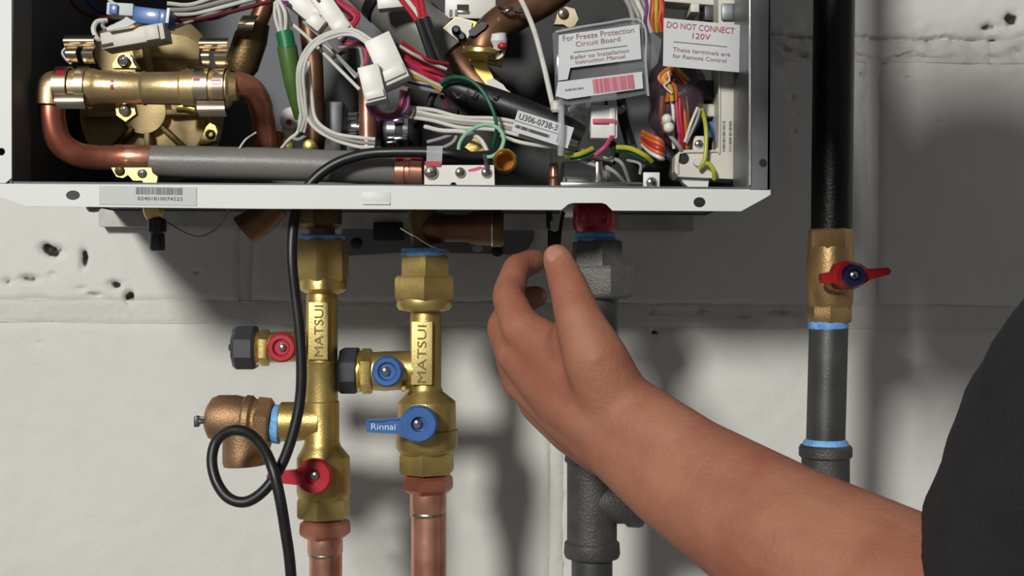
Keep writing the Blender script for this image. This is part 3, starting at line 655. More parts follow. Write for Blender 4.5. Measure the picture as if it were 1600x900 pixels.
df = T('diagonal_fitting', 'dark brass fitting rising diagonally to a brown tube at the top', 'fitting', P(375, 115, .13))
df.part('cone', rev(B(), [(374, 116, .13, 20), (378, 102, .13, 26), (392, 60, .13, 26), (402, 34, .13, 20)], seg=24), 'brass_dark')
df.part('tube', tube(B(), [(396, 50, .13), (410, 18, .13), (428, -30, .13)], 15, 16, 5), 'copper_brown')
df.part('clip', bend(B(), 380, 404, 24, 54, .112, .005, skew=-10), 'clip_metal')
single('brown_tube', tube(B(), [(478, -30, .17), (482, 30, .168), (489, 100, .165), (492, 240, .165)], 16, 16, 5), 'copper_brown', 'brown copper tube standing upright behind the white wire loop', 'pipe', P(492, 240, .165))
single('copper_tube', tube(B(), [(573, 120, .105), (574, 170, .105), (575, 240, .105)], 13.5, 16, 3), 'copper', 'short bright copper tube standing below the two white connectors', 'pipe', P(575, 240, .105))
wf = T('white_fitting', 'small white plastic fitting with a red dot at the foot of the green bundle', 'fitting', P(462, 235, .1))
wf.part('disc', revy(B(), 456, 186, [(.115, 18), (.105, 19), (.1, 17), (.099, 8), (.099, .01)], Yref=.105, seg=24), 'white_plastic')
wf.part('red_dot', revy(B(), 452, 191, [(.0995, 5), (.0983, 4.5), (.0983, .01)], Yref=.1, seg=12), 'red_handle')
wf.part('stem', revv(B(), 450, .105, [(200, 9), (215, 10), (240, 10)], seg=16), 'grey_plastic' if 'grey_plastic' in MATS else 'cream_plastic')
for px in (449, 485): wf.part('brass_lug', revy(B(), px, 229, [(.105, 10), (.095, 10), (.094, 5), (.094, .01)], Yref=.1, seg=16), 'brass_bright')
sm = T('servo_motor', 'silver cylindrical servo motor with a black end behind the copper tube', 'motor', P(600, 240, .14))
sm.part('bracket', box(B(), 521, 200, .115, 27, 84, .03, -2, .001), 'cabinet_steel')
sm.part('silver_body', revh(B(), 202, .14, [(534, 22), (537, 26), (560, 27), (562, 24), (570, 24), (572, 27), (604, 27)], seg=32), 'chrome')
sm.part('black_body', revh(B(), 206, .13, [(596, 26), (600, 30), (640, 30), (656, 27), (660, 20)], seg=24), 'black_plastic')
sm.part('clip_band', revh(B(), 206, .13, [(607, 30), (607, 32), (620, 32), (620, 30)], cap=False), 'chrome')
sm.part('clip_band', revh(B(), 206, .13, [(632, 30), (632, 32), (640, 32), (640, 30)], cap=False), 'chrome')
for px, py, ww, hh in ((626, 216, 22, 6), (612, 222, 16, 4), (622, 188, 18, 8)): sm.part('chrome_glint', box(B(), px, py, .112, ww, hh, .003, 4, .0006), 'chrome')  # small chrome strips added as glints on the black body

# ------------------------------------------------------------------ inside the cabinet, centre
single('dark_panel', plate(B(), [(640, -60), (1160, -60), (1160, 292), (770, 292), (640, 240)], .205, .012), 'black_board', 'black panel behind the wiring, right half of the cabinet', 'panel', P(900, 292, .21))  # near-black panel across the right half of the back
hs = T('foam_hose', 'thick grey foam covered hose slanting down from the top', 'hose', P(770, 150, .135))
hs.part('foam', tube(B(), [(540, -70, .15), (582, -22, .148), (628, 20, .144), (668, 56, .14), (708, 92, .136)], 43, 24, 6), 'foam')
for (a, b) in (((598, -8), (608, 2)), ((650, 40), (660, 49)), ((696, 81), (702, 87))):
    hs.part('strap', rev(B(), [(a[0], a[1], .144, 44.5), (b[0], b[1], .143, 44.5)], seg=24), 'black_rubber')
hs.part('copper_end', rev(B(), [(698, 84, .137, 36), (712, 96, .136, 34), (738, 122, .134, 31), (764, 148, .133, 31)], seg=28), 'copper_brown')
yf = T('yellow_flange', 'yellow and white plated flange bracket with black screws beside the brown elbow', 'bracket', P(750, 150, .17))
yf.part('plate', plate(B(), [(692, 44), (712, 26), (744, 34), (760, 60), (792, 70), (784, 104), (760, 98), (772, 124), (800, 146), (790, 154), (766, 140), (744, 112), (722, 70)], .118, .004), 'brass_bright')
yf.part('white_tab', plate(B(), [(694, 44), (712, 27), (738, 34), (734, 58), (722, 68), (704, 54)], .1155, .002), 'white_plastic')
yf.part('oval_tab', plate(B(), [(p[0], p[1]) for p in [(760, 126), (770, 122), (786, 132), (795, 144), (790, 151), (778, 146), (762, 138)]], .114, .003), 'white_plastic')
for px, py in ((713, 48), (722, 59)): yf.part('black_screw', revy(B(), px, py, [(.116, 7), (.107, 7), (.105, 4), (.105, .01)], Yref=.11, seg=16), 'black_rubber')
be = T('brown_elbow', 'brown copper elbow with a spring clip at the top centre', 'pipe', P(752, 90, .14))
be.part('tube', tube(B(), [(900, -40, .12), (850, -2, .115), (805, 22, .11), (774, 44, .105), (758, 66, .102), (752, 88, .102)], 27, 22, 7), 'copper_brown')
be.part('brass_ring', revv(B(), 752, .102, [(76, 27, 753), (80, 31, 753), (86, 31, 752), (90, 27, 752)]), 'brass')
be.part('clip', tube(B(), [(780, 12, .092), (790, 17, .088), (800, 13, .088), (810, 18, .089), (822, 14, .094)], 3.2, 8, 5), 'chrome')
be.part('rubber_stripe', plate(B(), [(732, 48), (752, 34), (762, 36), (758, 44), (742, 56), (734, 56)], .089, .004), 'black_rubber')
sn = T('temperature_sensor', 'small grey sensor cap on a white washer right of the brown elbow', 'sensor', P(778, 92, .12))
sn.part('washer', revy(B(), 775, 80, [(.1, 14), (.097, 14), (.097, 10), (.1, 9)], Yref=.1, seg=20, cap=False), 'white_plastic')
sn.part('cap', rev(B(), [(779, 78, .098, 12), (778, 62, .095, 15), (778, 52, .095, 13), (778, 50, .095, .5)], seg=16), 'cabinet_paint')
sn.part('red_tip', ell(B(), P(785, 72, .087), .0035, .003, .0025), 'red_handle')
tb = T('terminal_block', 'white plastic terminal block at the top edge above the flange', 'connector', P(733, 32, .14))
tb.part('housing', box(B(), 735, 5, .14, 80, 48, .02, 0, .001), 'white_plastic')
for px in (704, 713): tb.part('slot', box(B(), px, 20, .139, 4, 10, .002), 'ink_grey')
tb.part('window', box(B(), 723, 11, .139, 18, 8, .002), 'slot')
tb.part('pin_rail', box(B(), 724, 18, .138, 18, 5, .003, 0, .0004), 'chrome')

# connectors
def connector(px, py, Y, wd, h, dep, ang, label, mat='white_plastic', mark=None, lip=True, cat='connector'):
    t = T('wire_connector', label, cat, P(px, py+h/2, Y), 'plug connectors in the cabinet')
    t.part('housing', box(B(), px, py, Y, wd, h, dep, ang, .0008), mat)
    a = math.radians(ang)
    if lip: t.part('latch', box(B(), px + math.cos(a)*wd*.30, py - math.sin(a)*wd*.30, Y-.0018, wd*.22, h*.86, .003, ang, .0006), mat)
    if mark:
        dx, dy, ww, hh, mm = mark
        t.part('paint_mark', box(B(), px+dx, py+dy, Y-.0024, ww, hh, .001, ang, .0002), mm)
    return t
connector(476, 8, .075, 72, 34, .018, -40, 'white plug connector at the top edge left of the red marked one')
connector(516, 18, .062, 88, 30, .016, -54, 'white plug connector with a red mark at the top edge', mark=(-22, -22, 12, 5, 'red_handle'))
connector(493, 33, .058, 26, 22, .012, -38, 'smallest white plug connector tucked under the red marked one', lip=False)
connector(604, 92, .035, 78, 44, .022, -65, 'larger white plug connector in the middle of the wiring')
connector(581, 130, .028, 58, 34, .02, -76, 'white plug connector overlapping the lower left of the larger middle one')
connector(614, 2, .1, 50, 20, .012, 6, 'pale flat connector at the top edge over the foam hose', lip=False)
c6 = connector(207, 56, .05, 100, 26, .018, 10, 'long greyish white plug connector above the flow valve', 'cream_plastic')
c6.part('slit', box(B(), 168, 70, .0492, 17, 4.5, .002, 12), 'slot')
connector(187, 14, .062, 42, 20, .014, -3, 'pale blue and white connector at the top left', 'paper', mark=(-10, 0, 12, 16, 'blue_handle'), lip=False)
connector(236, 25, .058, 58, 26, .016, -6, 'bright blue plug connector at the top left', 'blue_handle', mark=(26, -1, 5, 24, 'white_plastic'))
single('wire_label', plate(B(), [(165, 44), (193, 30), (197, 26), (212, 34), (200, 42), (168, 48)], .045, .0015), 'paper', 'bright folded paper label between the blue and greyish connectors', 'label', P(190, 46, .045))
connector(944, 190, .052, 42, 52, .02, 0, 'white connector with a red printed band below the barcode bag', mark=(0, -1, 36, 7, 'ink_pink'))
connector(944, 158, .056, 40, 34, .016, 0, 'pale connector half hidden behind the barcode bag bottom edge', 'paper', lip=False, mark=(3, 4, 5, 16, 'slot'))

# ------------------------------------------------------------------ wire bundles
def fan(col_list, pts, hw, spread, Yj=.002):
    out = []
    n = len(col_list); rnd = random.Random(int(pts[0][0]*3+pts[0][1]))
    for i, c in enumerate(col_list):
        o = (i-(n-1)/2)*spread; q = []
        for j, p in enumerate(pts):
            a = pts[max(0, j-1)]; b = pts[min(len(pts)-1, j+1)]
            dx, dy = b[0]-a[0], b[1]-a[1]; L = math.hypot(dx, dy) or 1
            s = o*(0.75+0.5*rnd.random())
            q.append((p[0]-dy/L*s, p[1]+dx/L*s, p[2]+(rnd.random()-.5)*2*Yj))
        out.append((c, hw, q))
    return out
def harness(label, base, specs, name='wire_harness', cat='wires'):
    t = T(name, label, cat, P(*base)); wires(t, specs); return t
harness('white and grey wires running along the top left behind the blue connectors', (330, 30, .08),
        fan(['white', 'grey', 'white', 'maroon'], [(262, 20, .075), (300, 18, .08), (350, 6, .085), (420, -12, .09)], 3.4, 8) +
        [('grey', 3, [(250, 52, .07), (290, 36, .078), (340, 18, .085), (400, -5, .09)]), ('maroon', 2.6, [(262, 42, .09), (300, 34, .09), (350, 24, .09), (390, -8, .09)]), ('white', 3, [(165, -8, .08), (178, 6, .07), (200, 12, .07)]),
         ('white', 4, [(168, 32, .056), (152, 34, .054), (146, 46, .052), (152, 60, .052), (162, 64, .056)]), ('grey', 3, [(166, 46, .05), (160, 40, .052), (164, 34, .055)])])
harness('dark red wire drooping in from the top left corner', (150, 30, .1), [('maroon', 3.2, [(105, -10, .11), (120, 12, .105), (142, 25, .1), (178, 28, .09)]), ('blue', 3, [(130, -10, .12), (155, 18, .115), (190, 22, .11)])])
gb = T('green_taped_bundle', 'green taped wire bundle hanging with white wires looped at its top', 'wires', P(465, 180, .07))
wires(gb, [('white', 3, [(430, 4, .07), (430, 26, .066), (438, 54, .066)]), ('white', 3, [(432, 2, .064), (437, 24, .06), (441, 54, .063)]), ('white', 3, [(436, 0, .064), (446, 22, .06), (446, 54, .063)]), ('white', 3, [(440, 2, .07), (452, 26, .066), (450, 54, .066)]), ('purple', 5, [(428, -12, .08), (438, 4, .07), (450, 6, .072)])])
gb.part('green_tape', tube(B(), [(444, 50, .064), (447, 64, .064), (449, 76, .064)], 13.5, 12, 4), 'wire_emerald')
gb.part('olive_tape', tube(B(), [(448, 72, .065), (453, 100, .066), (458, 130, .068), (464, 160, .072), (468, 184, .078)], lambda t: 15.5-7*t*t, 12, 6), 'wire_tape')
harness('white wires arching left of the middle connectors and down to the pipe', (520, 225, .06),
        fan(['white', 'white', 'white'], [(578, 66, .044), (552, 51, .046), (520, 53, .046), (488, 72, .046), (470, 106, .048), (471, 150, .055), (476, 185, .06), (470, 205, .065)], 2.6, 4.5, .001) + [('white', 1.6, [(374, 232, .05), (384, 218, .05), (400, 207, .055)])] +
        fan(['white', 'grey', 'white'], [(478, 96, .06), (480, 150, .06), (490, 190, .06), (520, 212, .058), (560, 222, .056), (586, 224, .056)], 3, 6, .001) +
        [('white', 3, [(470, 178, .07), (466, 205, .07), (452, 218, .07), (440, 232, .075)]), ('grey', 3, [(478, 212, .072), (466, 218, .07), (454, 214, .07)])])
harness('straight white wires slanting down to the lower middle connector', (530, 110, .05),
        [('white', 2.8, [(452, 34, .07), (480, 58, .062), (520, 98, .05), (562, 140, .042)]), ('grey', 2.4, [(474, 34, .07), (505, 62, .065), (535, 95, .06), (560, 120, .05)]), ('white', 1.7, [(506, 70, .07), (530, 92, .065), (556, 122, .055)])])
harness('red and pink wires spilling from the red marked connector', (540, 50, .07),
        fan(['red', 'pink', 'maroon', 'red'], [(505, -14, .085), (530, 8, .075), (552, 26, .07), (545, 36, .066), (522, 46, .064)], 3, 5) + [('orange', 2.8, [(548, 34, .066), (530, 46, .062), (508, 52, .062)])])
harness('purple blue and brown wires curling left of the larger middle connector', (575, 110, .07),
        fan(['purple', 'blue', 'brown', 'pink', 'grey'], [(532, 62, .07), (562, 66, .062), (576, 80, .056), (574, 104, .052), (566, 120, .05)], 2.8, 5, .003) + [('lime', 2, [(516, 56, .066), (524, 60, .066)]), ('brown', 3, [(520, 90, .1), (545, 78, .09), (570, 72, .07)])])
harness('red white and blue wires leading from the larger middle connector rightwards', (660, 120, .06),
        fan(['red', 'white', 'maroon', 'red', 'green'], [(622, 76, .046), (645, 90, .052), (668, 102, .058), (696, 112, .066)], 3, 5, .002) +
        fan(['red', 'pink', 'red', 'white', 'yellow'], [(628, 98, .046), (650, 110, .05), (672, 120, .054), (694, 132, .06)], 3.2, 5, .002) +
        fan(['blue', 'white', 'blue', 'grey'], [(628, 122, .05), (650, 130, .055), (674, 134, .058), (700, 140, .064)], 3.2, 5, .002))
harness('pink and white wires curling up under the lower middle connector', (600, 175, .06),
        fan(['white', 'pink', 'brown', 'purple'], [(578, 160, .04), (590, 176, .05), (612, 180, .055), (628, 166, .056), (634, 142, .056)], 2.8, 4.5, .002) + [('orange', 2.8, [(640, 138, .06), (636, 156, .06), (626, 176, .06)]), ('white', 3, [(596, 132, .05), (602, 152, .05), (610, 166, .055)])])
harness('red wires dropping from the top into a black sleeve over the foam hose', (665, 40, .08),
        fan(['red', 'white', 'red'], [(626, -12, .085), (644, 10, .08), (660, 32, .078)], 4, 7, .001) + fan(['red', 'red'], [(652, -12, .082), (656, 10, .08), (662, 32, .076)], 4, 7, .001) +
        fan(['black', 'black'], [(660, 30, .076), (672, 64, .074), (684, 96, .07), (700, 128, .064)], 7, 13, .001))
bs = T('black_sleeve', 'black taped wire sleeve slanting right towards the paper tag', 'wires', P(800, 200, .06))
bs.part('sleeve', tube(B(), [(684, 124, .066), (720, 140, .062), (770, 158, .06), (820, 176, .058), (880, 200, .056), (910, 214, .056)], lambda t: 17+5*math.sin(t*3.1), 14, 8), 'wire_black')
for px, py in ((716, 150), (738, 147), (772, 150)): bs.part('tape_fold', tube(B(), [(px-8, py-6, .05), (px, py+3, .0475), (px+7, py-3, .049)], 1.6, 6, 4), 'black_plastic')
bs.part('branch', tube(B(), [(690, 130, .064), (676, 150, .066), (664, 178, .07), (650, 196, .08)], 6, 10, 5), 'wire_black')
wires(bs, [('maroon', 3, [(690, 150, .07), (700, 166, .068), (706, 182, .07)]), ('black', 5, [(672, 168, .07), (690, 174, .07), (716, 176, .066)])], 'stray_wire')
harness('white wires running right from the servo motor to the paper tag', (770, 215, .045),
        fan(['white', 'white', 'grey', 'white'], [(640, 174, .07), (676, 182, .06), (720, 190, .052), (780, 196, .048), (840, 210, .046), (900, 232, .05)], 3.2, 5.5, .001) +
        [('white', 3.6, [(664, 198, .06), (690, 204, .052), (724, 206, .046), (748, 216, .042), (760, 234, .038), (763, 250, .034)]), ('white', 3.2, [(782, 212, .05), (812, 222, .046), (848, 228, .045), (880, 230, .046)]),
         ('grey', 3, [(668, 222, .06), (690, 216, .056), (712, 208, .052)]), ('grey', 3, [(690, 232, .055), (708, 222, .052), (716, 206, .052)])])
harness('pale green earth wire looping over the terminal bracket', (755, 250, .03), [('mint', 3.2, [(716, 238, .04), (719, 222, .04), (732, 206, .038), (756, 195, .034), (778, 200, .03), (787, 216, .028), (782, 234, .028), (770, 244, .03), (756, 246, .032)])])
harness('dark green wire arching down past the black sleeve', (770, 220, .035), [('green', 3, [(688, 130, .052), (706, 121, .046), (732, 124, .04), (754, 142, .036), (770, 172, .034), (776, 200, .036), (770, 230, .045)]), ('emerald', 2.4, [(690, 134, .054), (716, 124, .05), (744, 134, .046), (764, 160, .044)])])
harness('thin white wire dropping from the top right of the brown elbow', (862, 170, .06), [('white', 4.2, [(808, -12, .075), (822, 16, .07), (836, 52, .066), (850, 104, .062), (860, 148, .058), (868, 176, .056), (884, 190, .055)])])

# paper tag
ptg = T('paper_tag', 'white paper tag printed with a part number on the black sleeve', 'label', P(850, 225, .034))
pc = ptg.part('card', box(B(), 848, 202, .035, 92, 34, .0006, -17, 0), 'paper')
text(ptg, 'U306-0738-3', 841, 190.5, .0346, 62, 9.5, -17, 'ink_dark', pc, .0002)
ptg.part('rule_line', box(B(), 838, 198.5, .0346, 72, 1.1, .0002, -17), 'ink_grey', pc)
ptg.part('rule_line', box(B(), 874, 208, .0346, 1.1, 30, .0002, -17), 'ink_grey', pc)
bars(ptg, 832, 205, .0346, 56, 5, -17, 22, 'ink_dark', pc, 'fine_print', .3)
ptg.part('cable_tie', tube(B(), [(878, 150, .05), (877, 180, .032), (877, 212, .031), (876, 242, .036)], 5, 8, 5), 'film_clear')
ptg.part('tie_bead', revv(B(), 869, .05, [(158, 7), (162, 9), (172, 9), (176, 6)], seg=16), 'cream_plastic')

# earth terminal bracket
tm = T('terminal_bracket', 'white metal earth bracket with three screws standing on the lip', 'bracket', P(718, 291, .004))
tm.part('plate', plate(B(), [(663, 258), (772, 258), (773, 290), (716, 291), (711, 285), (706, 285), (701, 291), (663, 290)], .004, .004), 'white_plastic')
tm.part('clamp_strap', tube(B(), [(680, 264, .003), (680, 250, .001), (680, 236, .010), (679, 230, .022)], 1, 4, 3), 'film_clear') if False else None
tm.part('clamp_strap', plate(B(), [(667, 228), (692, 228), (690, 256), (666, 256)], .012, .0012), 'film_clear')
tm.part('red_strip', box(B(), 677, 256, .003, 24, 8, .002), 'red_handle')
tm.part('red_smear', plate(B(), [(731, 265), (750, 260), (757, 262), (742, 267), (732, 268)], .0036, .0004), 'ink_pink')
for px_, r_ in ((674, 11), (719, 8.5), (760, 8.5)): screw(tm, px_, 269.5, .003, r_, 'screw_metal')
tm.part('ring_lug', tube(B(), [(761, 266, .001), (759, 252, .004), (757, 244, .02)], 3.5, 8, 4), 'steel_pipe')
br = T('brass_bushing', 'round brass bushing with amber hollow right of the earth bracket', 'fitting', P(789, 272, .05))
br.part('rim', revy(B(), 789, 252, [(.045, 15), (.03, 18), (.024, 19), (.0205, 18.5), (.019, 16.5), (.0205, 14.5), (.024, 13.5), (.04, 12)], Yref=.025, cap=False), 'brass_bright')
br.part('bowl', revy(B(), 789, 252, [(.034, 13), (.04, 11), (.046, 6), (.046, .01)], Yref=.025), 'amber')
br.part('lug', plate(B(), [(726, 230), (740, 216), (752, 220), (756, 234), (744, 242)], .06, .003), 'brass')
fz = T('thermal_fuse', 'thin copper and glass thermal fuse upright left of the white connectors', 'fuse', P(865, 290, .08))
fz.part('glass', revv(B(), 865, .08, [(228, 3), (232, 6), (254, 6), (258, 4)], seg=14), 'film_clear')
fz.part('copper_cap', revv(B(), 865, .08, [(254, 5), (257, 7), (276, 7), (278, 5)], seg=14), 'copper')
fz.part('foot', revv(B(), 865, .08, [(276, 6), (280, 9), (296, 9)], seg=14), 'copper_brown')
mt = T('mount_tab', 'brass coloured mounting tab with a cross head screw above the barcode bag', 'bracket', P(882, 45, .1))
mt.part('tab', plate(B(), [(866, 38), (872, 18), (884, 10), (898, 14), (904, 30), (898, 40), (890, 44), (880, 38)], .1, .006), 'clip_metal')
screw(mt, 880, 21, .0985, 8.5, 'clip_metal')

# ------------------------------------------------------------------ inside the cabinet, right: bag, card, control board case
fb_ = T('freeze_protection_bag', 'clear plastic bag with two printed labels and pink barcode', 'bag', P(940, 165, .03))
bm = plate(B(), [(863, 52), (880, 43), (940, 36), (985, 28), (1004, 36), (1008, 100), (1013, 146), (960, 156), (886, 164), (868, 160), (866, 100)], .034, .0012)
fb_.part('film', bm, 'bag_film')
fb_.part('film_edge', tube(B(), [(868, 50, .033), (940, 37, .032), (1003, 34, .032), (1009, 100, .032), (1013, 150, .033)], 2, 6, 6), 'film_clear')
fb_.part('film_tail', plate(B(), [(1004, 40), (1022, 52), (1034, 62), (1028, 98), (1016, 110), (1012, 72)], .04, .001), 'bag_film')
l1 = fb_.part('upper_label', plate(B(), [(873, 55), (999, 38), (1002, 92), (891, 106), (887, 124), (872, 126)], .031, .0006), 'paper')
A = 7.6
text(fb_, 'For Freeze Protection', 935, 53.5, .0308, 112, 8.5, A, 'ink_maroon', l1, .0001)
text(fb_, 'Circuit Board', 934, 65, .0308, 70, 7.5, A, 'ink_maroon', l1, .0001)
fb_.part('rule_line', box(B(), 938, 76.5, .0305, 84, 1.2, .0002, A), 'ink_grey', l1)
text(fb_, 'Refer to Installation', 937, 84.5, .0308, 92, 6.2, A, 'ink_maroon', l1, .0001)
text(fb_, 'Instruction Manual', 938, 92.5, .0308, 78, 6, A, 'ink_maroon', l1, .0001)
l2 = fb_.part('barcode_label', plate(B(), [(872, 128), (1003, 112), (1005, 138), (886, 155), (868, 150)], .031, .0006), 'paper')
bars(fb_, 959, 131, .0305, 65, 22, A, 30, 'ink_pink', l2)
bars(fb_, 898, 139, .0305, 30, 3, A, 14, 'ink_grey', l2, 'fine_print', .5)
fb_.part('clip_stub', box(B(), 874, 100, .045, 10, 34, .01, 0, .001), 'chrome')

cdc = T('warning_card', 'white warning card in red capitals hanging before the control board', 'sign', P(1096, 112, .03))
cc = cdc.part('card', plate(B(), [(1037, 28), (1156, 39), (1155, 113), (1036, 103)], .03, .0007), 'paper')
text(cdc, 'DO NOT CONNECT', 1095, 43.5, .0298, 106, 9.5, -5, 'ink_red', cc, .0001)
text(cdc, '120V', 1096, 57, .0298, 28, 9, -5, 'ink_red', cc, .0001)
cdc.part('rule_line', box(B(), 1094, 69, .0296, 84, 1.3, .0002, -5), 'ink_grey', cc)
text(cdc, 'These terminals are', 1096, 81, .0298, 90, 6.5, -5, 'ink_maroon', cc, .0001)
text(cdc, 'for Remote Control', 1093, 91, .0298, 84, 6.5, -5, 'ink_maroon', cc, .0001)

ec = T('control_board_case', 'cream plastic control board case along the right cabinet side', 'case', P(1108, 280, .06))
ec.part('case_side', plate(B(), [(1122, -60), (1156, -60), (1160, 200), (1160, 272), (1152, 280), (1060, 276), (1054, 268), (1055, 244), (1064, 234), (1118, 234), (1124, 228)], .055, .03, [oval(1068, 248, 9, 9, 18)]), 'cream_plastic')
ec.part('case_rib', tube(B(), [(1124, 60, .054), (1124, 224, .054), (1118, 236, .054), (1068, 238, .054), (1060, 246, .054), (1059, 272, .054)], 1.6, 6, 4), 'cream_plastic')
ec.part('hole_shade', revy(B(), 1068, 248, [(.056, 9), (.075, 9), (.075, .01)], Yref=.055, seg=18), 'slot')  # dark cup colours in the shade of the hole
ec.part('side_fin', plate(B(), [(1148, 0), (1162, 0), (1163, 200), (1154, 240), (1150, 238)], .1, .02), 'cream_plastic')
ec.part('front_skirt', plate(B(), [(1060, 274), (1108, 278), (1106, 294), (1078, 294), (1068, 286)], .06, .01), 'cabinet_paint')
ec.part('top_bar', box(B(), 1096, 2, .075, 122, 10, .02, -4, .001), 'cream_plastic')
ec.part('board', plate(B(), [(1036, -40), (1124, -40), (1124, 232), (1036, 232)], .13, .004), 'black_board')
for px, py, ww, hh, mm in ((1108, 172, 26, 20, 'cream_plastic'), (1114, 202, 14, 26, 'blue_handle'), (1086, 12, 14, 14, 'cream_plastic'), (1112, 20, 22, 24, 'black_plastic'), (1104, 140, 24, 30, 'black_plastic'), (1140, 18, 24, 26, 'cabinet_steel')):
    ec.part('component', box(B(), px, py, .075 if mm != 'cabinet_steel' else .052, ww, hh, .03, 0, .0008), mm)
for px, n_ in ((1131, 0), (1141, 1)): bars(ec, px, 212, .0545, 48, 4, 90, 16, 'ink_grey', None, 'moulded_print', .7)
ec.part('screw_post', box(B(), 1092, 224, .06, 18, 24, .015, 0, .001), 'cream_plastic')
screw(ec, 1092, 225, .0595, 7, 'chrome')
ec.part('locating_pin', revy(B(), 1089, 254, [(.056, 7), (.052, 6), (.052, .01)], Yref=.055, seg=14), 'paper')
harness('yellow green wire falling across the corner of the cream case', (1110, 275, .05), [('lime', 3.4, [(1094, 164, .07), (1098, 176, .058), (1103, 200, .05), (1103, 232, .048), (1100, 252, .048), (1092, 264, .05)]), ('lime', 3.6, [(1101, 254, .049), (1110, 258, .047), (1115, 268, .047), (1116, 280, .05)])])
pb = T('purple_wire_pouch', 'crumpled dark purple film pouch full of orange wires beneath the warning card', 'bag', P(1055, 230, .06))
bm = B(); ell(bm, P(1056, 150, .07), 46*k(.07), .018, 78*k(.07), sub=4)
for v in bm.verts: v.co += Vector((1, .6, 1))*0.003*noise.noise(v.co*70)
pb.part('film', bm, 'bag_purple')
wires(pb, fan(['orange', 'yellow', 'orange'], [(1052, 108, .052), (1036, 122, .05), (1048, 138, .05), (1050, 158, .052)], 3.4, 6) + fan(['yellow', 'orange', 'brown'], [(1050, 104, .052), (1060, 116, .05), (1072, 130, .054)], 3, 6) + [('white', 1.8, [(1044, 112, .048), (1046, 126, .047), (1038, 134, .047), (1050, 146, .047)]), ('brown', 6, [(1036, 150, .054), (1034, 180, .056), (1040, 206, .06)])])
harness('row of orange pink and white wires fanning out below the purple pouch', (1065, 230, .06),
        fan(['brown', 'orange', 'red', 'pink', 'white'], [(1062, 150, .054), (1063, 180, .054), (1066, 208, .056), (1066, 232, .06)], 2.8, 6, .001) + [('white', 2.4, [(1090, 168, .055), (1080, 192, .053), (1070, 222, .055)]), ('grey', 2.4, [(1094, 170, .055), (1088, 190, .053), (1072, 224, .056)])])
harness('orange yellow and red wires bunched at the top between bag and card', (1020, 45, .06),
        fan(['red', 'orange', 'yellow', 'orange', 'white', 'purple'], [(1022, -14, .06), (1023, 10, .056), (1022, 30, .056), (1024, 50, .06)], 3, 5.5, .001))
harness('grey wires bunched at the top right corner of the clear bag', (1000, 35, .07), fan(['grey', 'white', 'grey', 'grey'], [(985, -14, .07), (994, 6, .066), (1002, 26, .064), (1004, 44, .066)], 4, 8, .002))
harness('folded ribbon of orange red and white wires left of the cream case', (1025, 250, .05),
        [(c, 3.4, [(1004, 206+i*5, .066), (1016, 212+i*6.5, .054), (1030, 218+i*7, .05), (1036, 226+i*5.6, .054), (1030, 232+i*4, .062)]) for i, c in enumerate(['orange', 'orange', 'red', 'orange', 'white'])])
harness('yellow green earth wires crossing under the white connector', (950, 245, .05),
        [('lime', 4, [(884, 244, .05), (905, 241, .046), (926, 232, .05)]), ('green', 4, [(892, 250, .052), (912, 246, .05), (936, 236, .055)]), ('lime', 4, [(964, 230, .055), (985, 232, .05), (1006, 242, .05), (1018, 252, .055)]), ('green', 4, [(960, 234, .06), (985, 238, .056), (1010, 250, .056)]),
         ('pink', 3.6, [(930, 242, .046), (945, 230, .044), (956, 214, .05)]), ('pink', 3, [(905, 256, .06), (925, 246, .055), (936, 238, .05)]), ('red', 5, [(884, 190, .06), (900, 198, .056), (906, 204, .054), (896, 220, .056)]), ('red', 4, [(896, 218, .06), (906, 206, .056), (892, 196, .056)])])
harness('dark and grey wires tangled above the silver bracket', (975, 285, .06),
        fan(['white', 'black', 'grey'], [(880, 228, .06), (905, 240, .058), (930, 252, .056), (955, 258, .06)], 3.4, 7, .001) +
        [('black', 6, [(948, 214, .07), (962, 236, .066), (955, 256, .066)]), ('grey', 3, [(955, 246, .062), (972, 256, .058), (984, 286, .07)]), ('grey', 3, [(940, 256, .06), (962, 270, .058), (980, 290, .07)]), ('grey', 2.6, [(980, 250, .066), (1000, 256, .062), (1000, 272, .064)]),
         ('black', 8, [(968, 150, .08), (975, 190, .08), (985, 226, .08)]), ('black', 7, [(985, 246, .08), (1010, 260, .076), (1040, 258, .08)]), ('grey', 3.4, [(1036, 190, .055), (1046, 210, .052), (1062, 230, .052), (1068, 246, .06)]), ('black', 10, [(1030, 230, .085), (1046, 240, .082), (1050, 262, .085)])])
cs = T('cable_clip', 'small translucent white cable clip hanging under the purple pouch', 'clip', P(1044, 200, .045))
cs.part('bead', ell(B(), P(1042, 186, .046), .0034, .003, .0034), 'white_plastic')
cs.part('bead', ell(B(), P(1045, 199, .046), .0036, .003, .0036), 'white_plastic')
sd = T('silver_duct', 'silver metal duct bracket on the cabinet floor below the wiring', 'bracket', P(940, 291, .06))
sd.part('curved_body', rev(B(), [(876, 296, .11, 40), (880, 296, .11, 44), (945, 298, .11, 44), (950, 298, .11, 40)], seg=32), 'silver_sheet')
sd.part('fin', box(B(), 936, 272, .05, 10, 40, .002, 0, .0005), 'chrome')
sd.part('base', box(B(), 940, 288, .03, 130, 8, .06, 0, .001), 'chrome')
sd.part('peg', revv(B(), 882, .04, [(276, 2), (279, 4), (292, 5)], seg=12), 'chrome')
sc = T('grey_film_sheet', 'dull grey plastic film hanging behind the barcode bag and white connectors', 'film', P(990, 240, .08))
bm = plate(B(), [(968, 40), (1012, 36), (1030, 100), (1022, 210), (1000, 235), (972, 210), (965, 150)], .085, .001)
sc.part('sheet', bm, 'bag_film')
